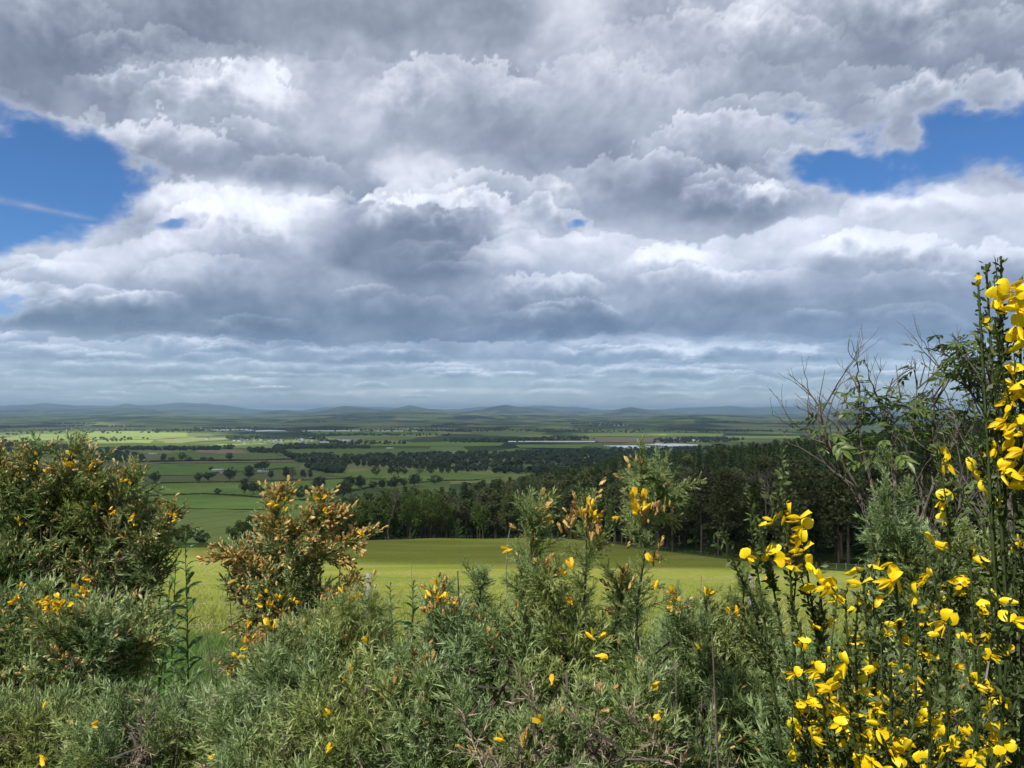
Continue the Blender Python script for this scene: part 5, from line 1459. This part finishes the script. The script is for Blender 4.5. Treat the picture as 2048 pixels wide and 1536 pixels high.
FP1 = [(1545, 1045, 0.93, .022), (1580, 1025, 0.93, .024), (1598, 1040, 0.92, .024), (1608, 1058, 0.93, .022), (1575, 1075, 0.94, .024), (1600, 1082, 0.93, .024), (1552, 1110, 0.94, .024), (1575, 1118, 0.93, .024), (1605, 1105, 0.93, .024), (1498, 1115, 0.95, .020), (1528, 1122, 0.95, .022), (1585, 1140, 0.92, .024), (1612, 1130, 0.92, .022), (1640, 1165, 0.92, .026), (1655, 1180, 0.91, .024), (1618, 1185, 0.92, .022),
       (1712, 1150, 0.95, .022), (1758, 1138, 0.95, .024), (1795, 1160, 0.93, .028), (1780, 1165, 0.93, .024), (1838, 1195, 0.9, .027), (1888, 1245, 0.86, .027), (1885, 925, 0.95, .026), (1948, 945, 0.92, .028), (1978, 985, 0.9, .030), (1885, 1005, 0.93, .026), (1888, 1050, 0.93, .026), (1870, 1090, 0.92, .026), (1945, 1115, 0.9, .026), (1920, 1170, 0.9, .026), (2000, 1205, 0.86, .030), (2030, 1245, 0.85, .024), (1980, 920, 0.92, .024)]
broom('yellow_broom', 'yellow flowering broom fanning out in the bottom right, heavy with blossom', S1, 501, 9, FP1, 240, (1600, 1130, 2120, 1560),
      dead_stems=[([(1985, 1160), (1995, 1120), (2015, 1092), (2040, 1075)], 1.3), ([(1985, 1230), (1995, 1185), (2010, 1165)], 1.3), ([(1960, 1500), (1965, 1400), (1985, 1280)], 0.9), ([(1780, 1440), (1770, 1350), (1745, 1260), (1700, 1180)], 1.0)])
gz2 = float(height(0.62, 0.95))
S2 = [bstem(px, py, d, 0.62 + BR.normal() * 0.03, 0.92 + BR.normal() * 0.04, gz2) for px, py, d in [(2002, 512, 0.88), (1972, 528, 0.88), (1955, 545, 0.9), (1958, 598, 0.88), (2040, 560, 0.88), (2050, 640, 0.86), (2030, 720, 0.86), (2048, 850, 0.85), (2010, 800, 0.88), (2060, 950, 0.84)]]
FP2 = [(2022, 575, 0.86, .030), (2028, 590, 0.86, .028), (1990, 600, 0.87, .028), (2010, 625, 0.86, .028), (2035, 620, 0.86, .026), (1970, 650, 0.88, .018), (2030, 655, 0.86, .030), (2040, 680, 0.86, .028), (2042, 700, 0.86, .026), (2025, 745, 0.86, .026), (2030, 770, 0.86, .026), (2042, 790, 0.86, .026), (2020, 805, 0.86, .028), (2010, 845, 0.87, .026), (2030, 855, 0.86, .030), (2028, 880, 0.86, .026), (2045, 860, 0.86, .028), (1960, 560, 0.88, .012), (2045, 905, 0.85, .028), (2030, 930, 0.86, .030), (2040, 950, 0.85, .028), (2020, 975, 0.86, .026)]
broom('yellow_broom', 'tall broom spray rising along the right edge into the sky', S2, 502, 6, FP2, 10, (1995, 640, 2100, 1100), nl=3200)

# ------------------------------------------------------------------ elder
def elder_leaf(seed):
    rng = np.random.default_rng(seed)
    T = []
    def leaflet(b, d, L_):
        d = unit(d); sd = unit(np.cross(d, [0, 0, 1.0])); up = np.cross(sd, d)
        w = L_ * 0.17
        pts_ = [b, b + d * L_ * 0.3 + sd * w + up * 0.03, b + d * L_ * 0.65 + sd * w * 0.8 + up * 0.02, b + d * L_ - up * 0.10 * L_, b + d * L_ * 0.65 - sd * w * 0.8 + up * 0.02, b + d * L_ * 0.3 - sd * w + up * 0.03]
        c = b + d * L_ * 0.5 - up * 0.02
        for i in range(6): T.append((pts_[i], pts_[(i + 1) % 6], c))
    ax = np.array([0, 1.0, 0])
    for k, y in enumerate((0.45, 0.72)):
        for s_ in (-1, 1):
            leaflet(np.array([0, y, 0]), np.array([s_ * 0.9, 0.75, -0.15]), 0.52 + 0.08 * k)
    leaflet(np.array([0, 0.9, 0]), ax + np.array([0, 0, -0.25]), 0.62)
    T.append((np.array([-0.012, 0, 0]), np.array([0.012, 0, 0]), np.array([0, 1, 0])))
    T = np.array(T)
    return tris_mesh('elder_leaf', T, np.clip(0.5 + rng.normal(size=len(T)) * 0.12, 0, 1), M['elder'])
EL = [elder_leaf(1), elder_leaf(2)]
def elder(label, base, limbs, seed, nleaf, leaf_px, extra, lsize=0.10, d0=4.4):
    rng = np.random.default_rng(seed)
    b0 = at(np.array(float(base[0])), np.array(float(base[1])), d0); b0[2] = float(height(b0[0], b0[1]))
    root = empty('elder_bush', tuple(b0))
    br = []; ends = []
    def grow(p, d, L_, r, lev):
        n = 5
        c = wiggle(rng, p, p + d * L_, n, L_ * 0.035)
        br.append(tube(c - b0, np.linspace(r, r * 0.6, n), 5 if lev < 2 else 3))
        if lev >= 3:
            ends.append((c[-1], unit(c[-1] - c[-2]))); ends.append((c[2], unit(c[2] - c[1])))
            return
        for k in range(rng.integers(2, 4)):
            i = rng.integers(2, n)
            grow(c[i], unit(d + unit(rng.normal(size=3)) * np.array([0.65, 0.65, 0.4]) + np.array([0, 0, 0.25])), L_ * rng.uniform(0.45, 0.8), r * 0.55, lev + 1)
    for q in limbs:
        c = at(np.array([a for a, _ in q], float), np.array([b for _, b in q], float), np.full(len(q), d0) + rng.normal() * 0.15 + np.linspace(0, rng.normal() * 0.2, len(q)))
        full = np.vstack([b0 + rng.normal(size=3) * [0.06, 0.06, 0], c])
        t = np.linspace(0, 1, len(full)); tt = np.linspace(0, 1, 14)
        cc = np.column_stack([np.interp(tt, t, full[:, k]) for k in range(3)])
        for _ in range(2): cc[1:-1] = (cc[:-2] + 2 * cc[1:-1] + cc[2:]) / 4
        br.append(tube(cc - b0, np.linspace(0.012, 0.003, 14), 6))
        for k in range(8):
            i = rng.integers(4, 13)
            d = unit(cc[i + 1] - cc[i - 1] if i < 13 else cc[13] - cc[12])
            grow(cc[i], unit(d + unit(rng.normal(size=3)) * 0.75 + np.array([0, 0, 0.2])), rng.uniform(0.12, 0.28), 0.0055, 1)
        ends.append((cc[-1], unit(cc[-1] - cc[-2])))
    for q in extra:
        c = at(np.array([a for a, _ in q], float), np.array([b for _, b in q], float), np.full(len(q), d0 - 0.1))
        br.append(tube(c - b0, np.linspace(0.005, 0.0015, len(c)), 4))
    obj('branch', tris_mesh('elder_branch', np.concatenate(br), None, M['pale_bark'] if False else M['bark']), root)
    E_ = np.array([e_[0] for e_ in ends]); Dd = np.array([e_[1] for e_ in ends])
    px_ = 1024 + F * E_[:, 0] / E_[:, 1]; py_ = 825 - F * E_[:, 2] / E_[:, 1]
    w = sum(a * np.exp(-((px_ - x) / sx) ** 2 - ((py_ - y) / sy) ** 2) for x, y, sx, sy, a in leaf_px) + 0.01
    for i in rng.choice(len(E_), nleaf, p=w / w.sum()):
        d = unit(Dd[i] * 0.5 + unit(rng.normal(size=3)) * np.array([1, 1, 0.35]))
        o = obj('leaf', EL[rng.integers(2)], root, tuple(E_[i] + rng.normal(size=3) * 0.03 - b0))
        o.rotation_euler = (R(rng.uniform(-35, 25)), R(rng.normal() * 20), math.atan2(-d[0], d[1])); o.scale = (lsize * rng.uniform(0.7, 1.25),) * 3
    return tag(root, label, 'elder', 'elder bushes beside the broom')
elder('elder bush with bare grey twigs and leafy tips against the hills', (1790, 1200),
      [[(1740, 1020), (1690, 930), (1650, 880), (1640, 800)], [(1760, 1000), (1720, 900), (1715, 820), (1720, 770)], [(1790, 1000), (1790, 900), (1770, 820), (1745, 780)], [(1810, 1000), (1825, 900), (1830, 820), (1835, 760)], [(1830, 1010), (1860, 900), (1870, 830), (1865, 780)], [(1840, 1010), (1890, 930), (1910, 870), (1912, 830)], [(1780, 1040), (1700, 960), (1660, 900)], [(1860, 1040), (1920, 980), (1960, 930)]], 601, 300,
      [(1840, 830, 60, 90, 1.0), (1740, 840, 55, 70, 1.0), (1690, 890, 50, 60, 0.5), (1880, 930, 70, 70, 0.9), (1780, 950, 90, 80, 0.6)],
      [[(1640, 880), (1635, 830), (1640, 790), (1650, 740)], [(1620, 870), (1615, 810), (1618, 780)], [(1650, 850), (1665, 800), (1682, 762)], [(1840, 770), (1850, 730), (1842, 705)], [(1800, 790), (1795, 755), (1792, 730)], [(1770, 860), (1810, 890), (1835, 960), (1850, 1010)]])
elder('second elder bush behind the tall broom spray', (2010, 1100),
      [[(2010, 900), (1975, 830), (1930, 770), (1905, 715)], [(2020, 880), (1990, 800), (1975, 740), (1960, 700)], [(2030, 880), (2030, 800), (2025, 740)], [(2040, 900), (2060, 820), (2070, 760)], [(2010, 940), (1990, 880), (1960, 840)]], 602, 210,
      [(1930, 720, 40, 40, 1.0), (1980, 760, 50, 60, 1.0), (2000, 850, 60, 60, 0.7), (2020, 960, 60, 60, 0.5)],
      [[(1915, 720), (1912, 690), (1905, 665)], [(1960, 700), (1958, 680), (1955, 665)]], lsize=0.085, d0=4.0)
elder('low dark leafy thicket behind the broom at the right edge', (2000, 1400),
      [[(1950, 1250), (1920, 1100), (1900, 1020)], [(1990, 1250), (1980, 1100), (1975, 1000)], [(2020, 1250), (2030, 1100), (2040, 1000)], [(2040, 1280), (2080, 1150), (2100, 1050)], [(1930, 1300), (1900, 1200), (1880, 1120)], [(2000, 1300), (2010, 1200), (2020, 1120)]], 603, 170,
      [(1960, 1080, 90, 110, 1.0), (2040, 1100, 90, 120, 1.0), (1980, 1220, 100, 80, 0.8)], [], lsize=0.06, d0=2.9)

# ------------------------------------------------------------------ willowherb
def herb_leaf():
    T = []
    c = [np.array([0, y, 0.12 * math.sin(y * 3.0) - 0.25 * y * y]) for y in (0, 0.25, 0.5, 0.75, 1.0)]
    w = [0.03, 0.10, 0.115, 0.075, 0.0]
    for i in range(4):
        for s_ in (-1, 1):
            a0 = c[i] + np.array([s_ * w[i], 0, w[i] * 0.4]); a1 = c[i + 1] + np.array([s_ * w[i + 1], 0, w[i + 1] * 0.4])
            T.append((c[i], a0, a1)); T.append((c[i], a1, c[i + 1]))
    T = np.array(T)
    return tris_mesh('herb_leaf', T, np.full(len(T), 0.5), M['herb'])
HL = herb_leaf()
def herb(px, py, d, label, nleaf=48, lsz=0.10, lean=0.0):
    tip = at(np.array(float(px)), np.array(float(py)), float(d))
    gx_ = tip[0] + lean; z0 = float(height(gx_, d))
    root = empty('willowherb', (gx_, d, z0))
    H_ = tip[2] - z0
    c = np.array([(0, 0, -0.05), (-lean * 0.2, 0, H_ * 0.4), (-lean * 0.6, 0, H_ * 0.75), (-lean, 0, H_)])
    obj('stem', tris_mesh('willowherb_stem', tube(c, [0.006, 0.005, 0.004, 0.002], 5), np.full(30, 0.3), M['herb']), root)
    t = np.linspace(0.36, 1.0, nleaf)
    for k, q in enumerate(t):
        p = [np.interp(q, [0, .4, .75, 1], c[:, i]) for i in range(3)]
        az = k * 2.39996 + random.gauss(0, 0.25)
        o = obj('leaf', HL, root, p)
        o.rotation_euler = (R(random.gauss(34, 12) + 30 * max(0, (q - 0.85) / 0.15)), R(random.gauss(0, 28)), az)
        s_ = 1.25 * lsz * random.uniform(0.8, 1.15) * (1.0 - 0.62 * max(0, (q - 0.8) / 0.2))
        o.scale = (s_,) * 3
    return tag(root, label, 'willowherb', 'willowherb plants in the hedge')
herb(370, 1072, 4.4, 'tall willowherb with a bright tip standing beside the largest gorse', 44, 0.105, 0.05)
herb(340, 1160, 4.2, 'low willowherb in the grass at the foot of the largest gorse', 40, 0.10, -0.04)
herb(352, 1118, 4.3, 'willowherb leaning in front of the bright tipped one', 44, 0.10, -0.03)
herb(318, 1165, 4.0, 'willowherb half hidden by the largest gorse', 40, 0.10, 0.02)
herb(716, 1148, 4.6, 'willowherb in front of the fence post', 52, 0.10)
herb(780, 1172, 4.5, 'willowherb first right of the fence post', 44, 0.09, 0.03)
herb(826, 1166, 4.5, 'taller willowherb second right of the fence post', 52, 0.10)
herb(955, 1165, 4.4, 'willowherb half hidden behind the central gorse', 30, 0.09, -0.03)
herb(905, 1190, 4.6, 'willowherb behind the yellow blossomed tip of the central gorse', 28, 0.09)

# thin dry stalks
def stalk(q, d, label):
    c = at(np.array([a for a, _ in q], float), np.array([b for _, b in q], float), np.full(len(q), d))
    base = c[0].copy(); base[2] = float(height(base[0], base[1]))
    c = np.vstack([base, c])
    o = obj('dry_stalk', tris_mesh('dry_stalk', tube(c - base, np.linspace(0.0022, 0.0008, len(c)), 4), None, M['pale_bark']), None, tuple(base))
    tag(o, label, 'stalk', 'dry stalks above the hedge')
stalk([(1018, 1240), (1012, 1150), (1014, 1090), (1020, 1058), (1028, 1048)], 2.2, 'hooked dry stalk left of the central gorse shoot')
stalk([(824, 1180), (823, 1140), (824, 1118)], 4.5, 'fine dry stalk above the taller willowherb')
stalk([(1398, 1230), (1400, 1190), (1403, 1152)], 2.0, 'straight dry stalk right of the tall curved shoot')
stalk([(770, 1290), (766, 1220), (775, 1185)], 3.5, 'pale bent stalk beside the willowherbs')

# ------------------------------------------------------------------ haze
def build_haze():
    m, nt, out = new_mat('haze')
    v = node(nt, 'ShaderNodeVolumePrincipled')
    v.inputs['Color'].default_value = (0.52, 0.75, 1.0, 1)
    v.inputs['Density'].default_value = 3.3e-5
    v.inputs['Anisotropy'].default_value = 0.0
    nt.links.new(v.outputs[0], out.inputs['Volume'])
    bm = bmesh.new()
    bmesh.ops.create_cube(bm, size=1.0)
    me = bpy.data.meshes.new('haze'); bm.to_mesh(me); bm.free()
    me.materials.append(m)
    o = obj('haze', me)
    o.scale = (140000, 140000, 700)
    o.location = (0, 0, 560 - 350)
    tag(o, 'thin blue haze lying over the valley', 'haze', kind='stuff')
build_haze()
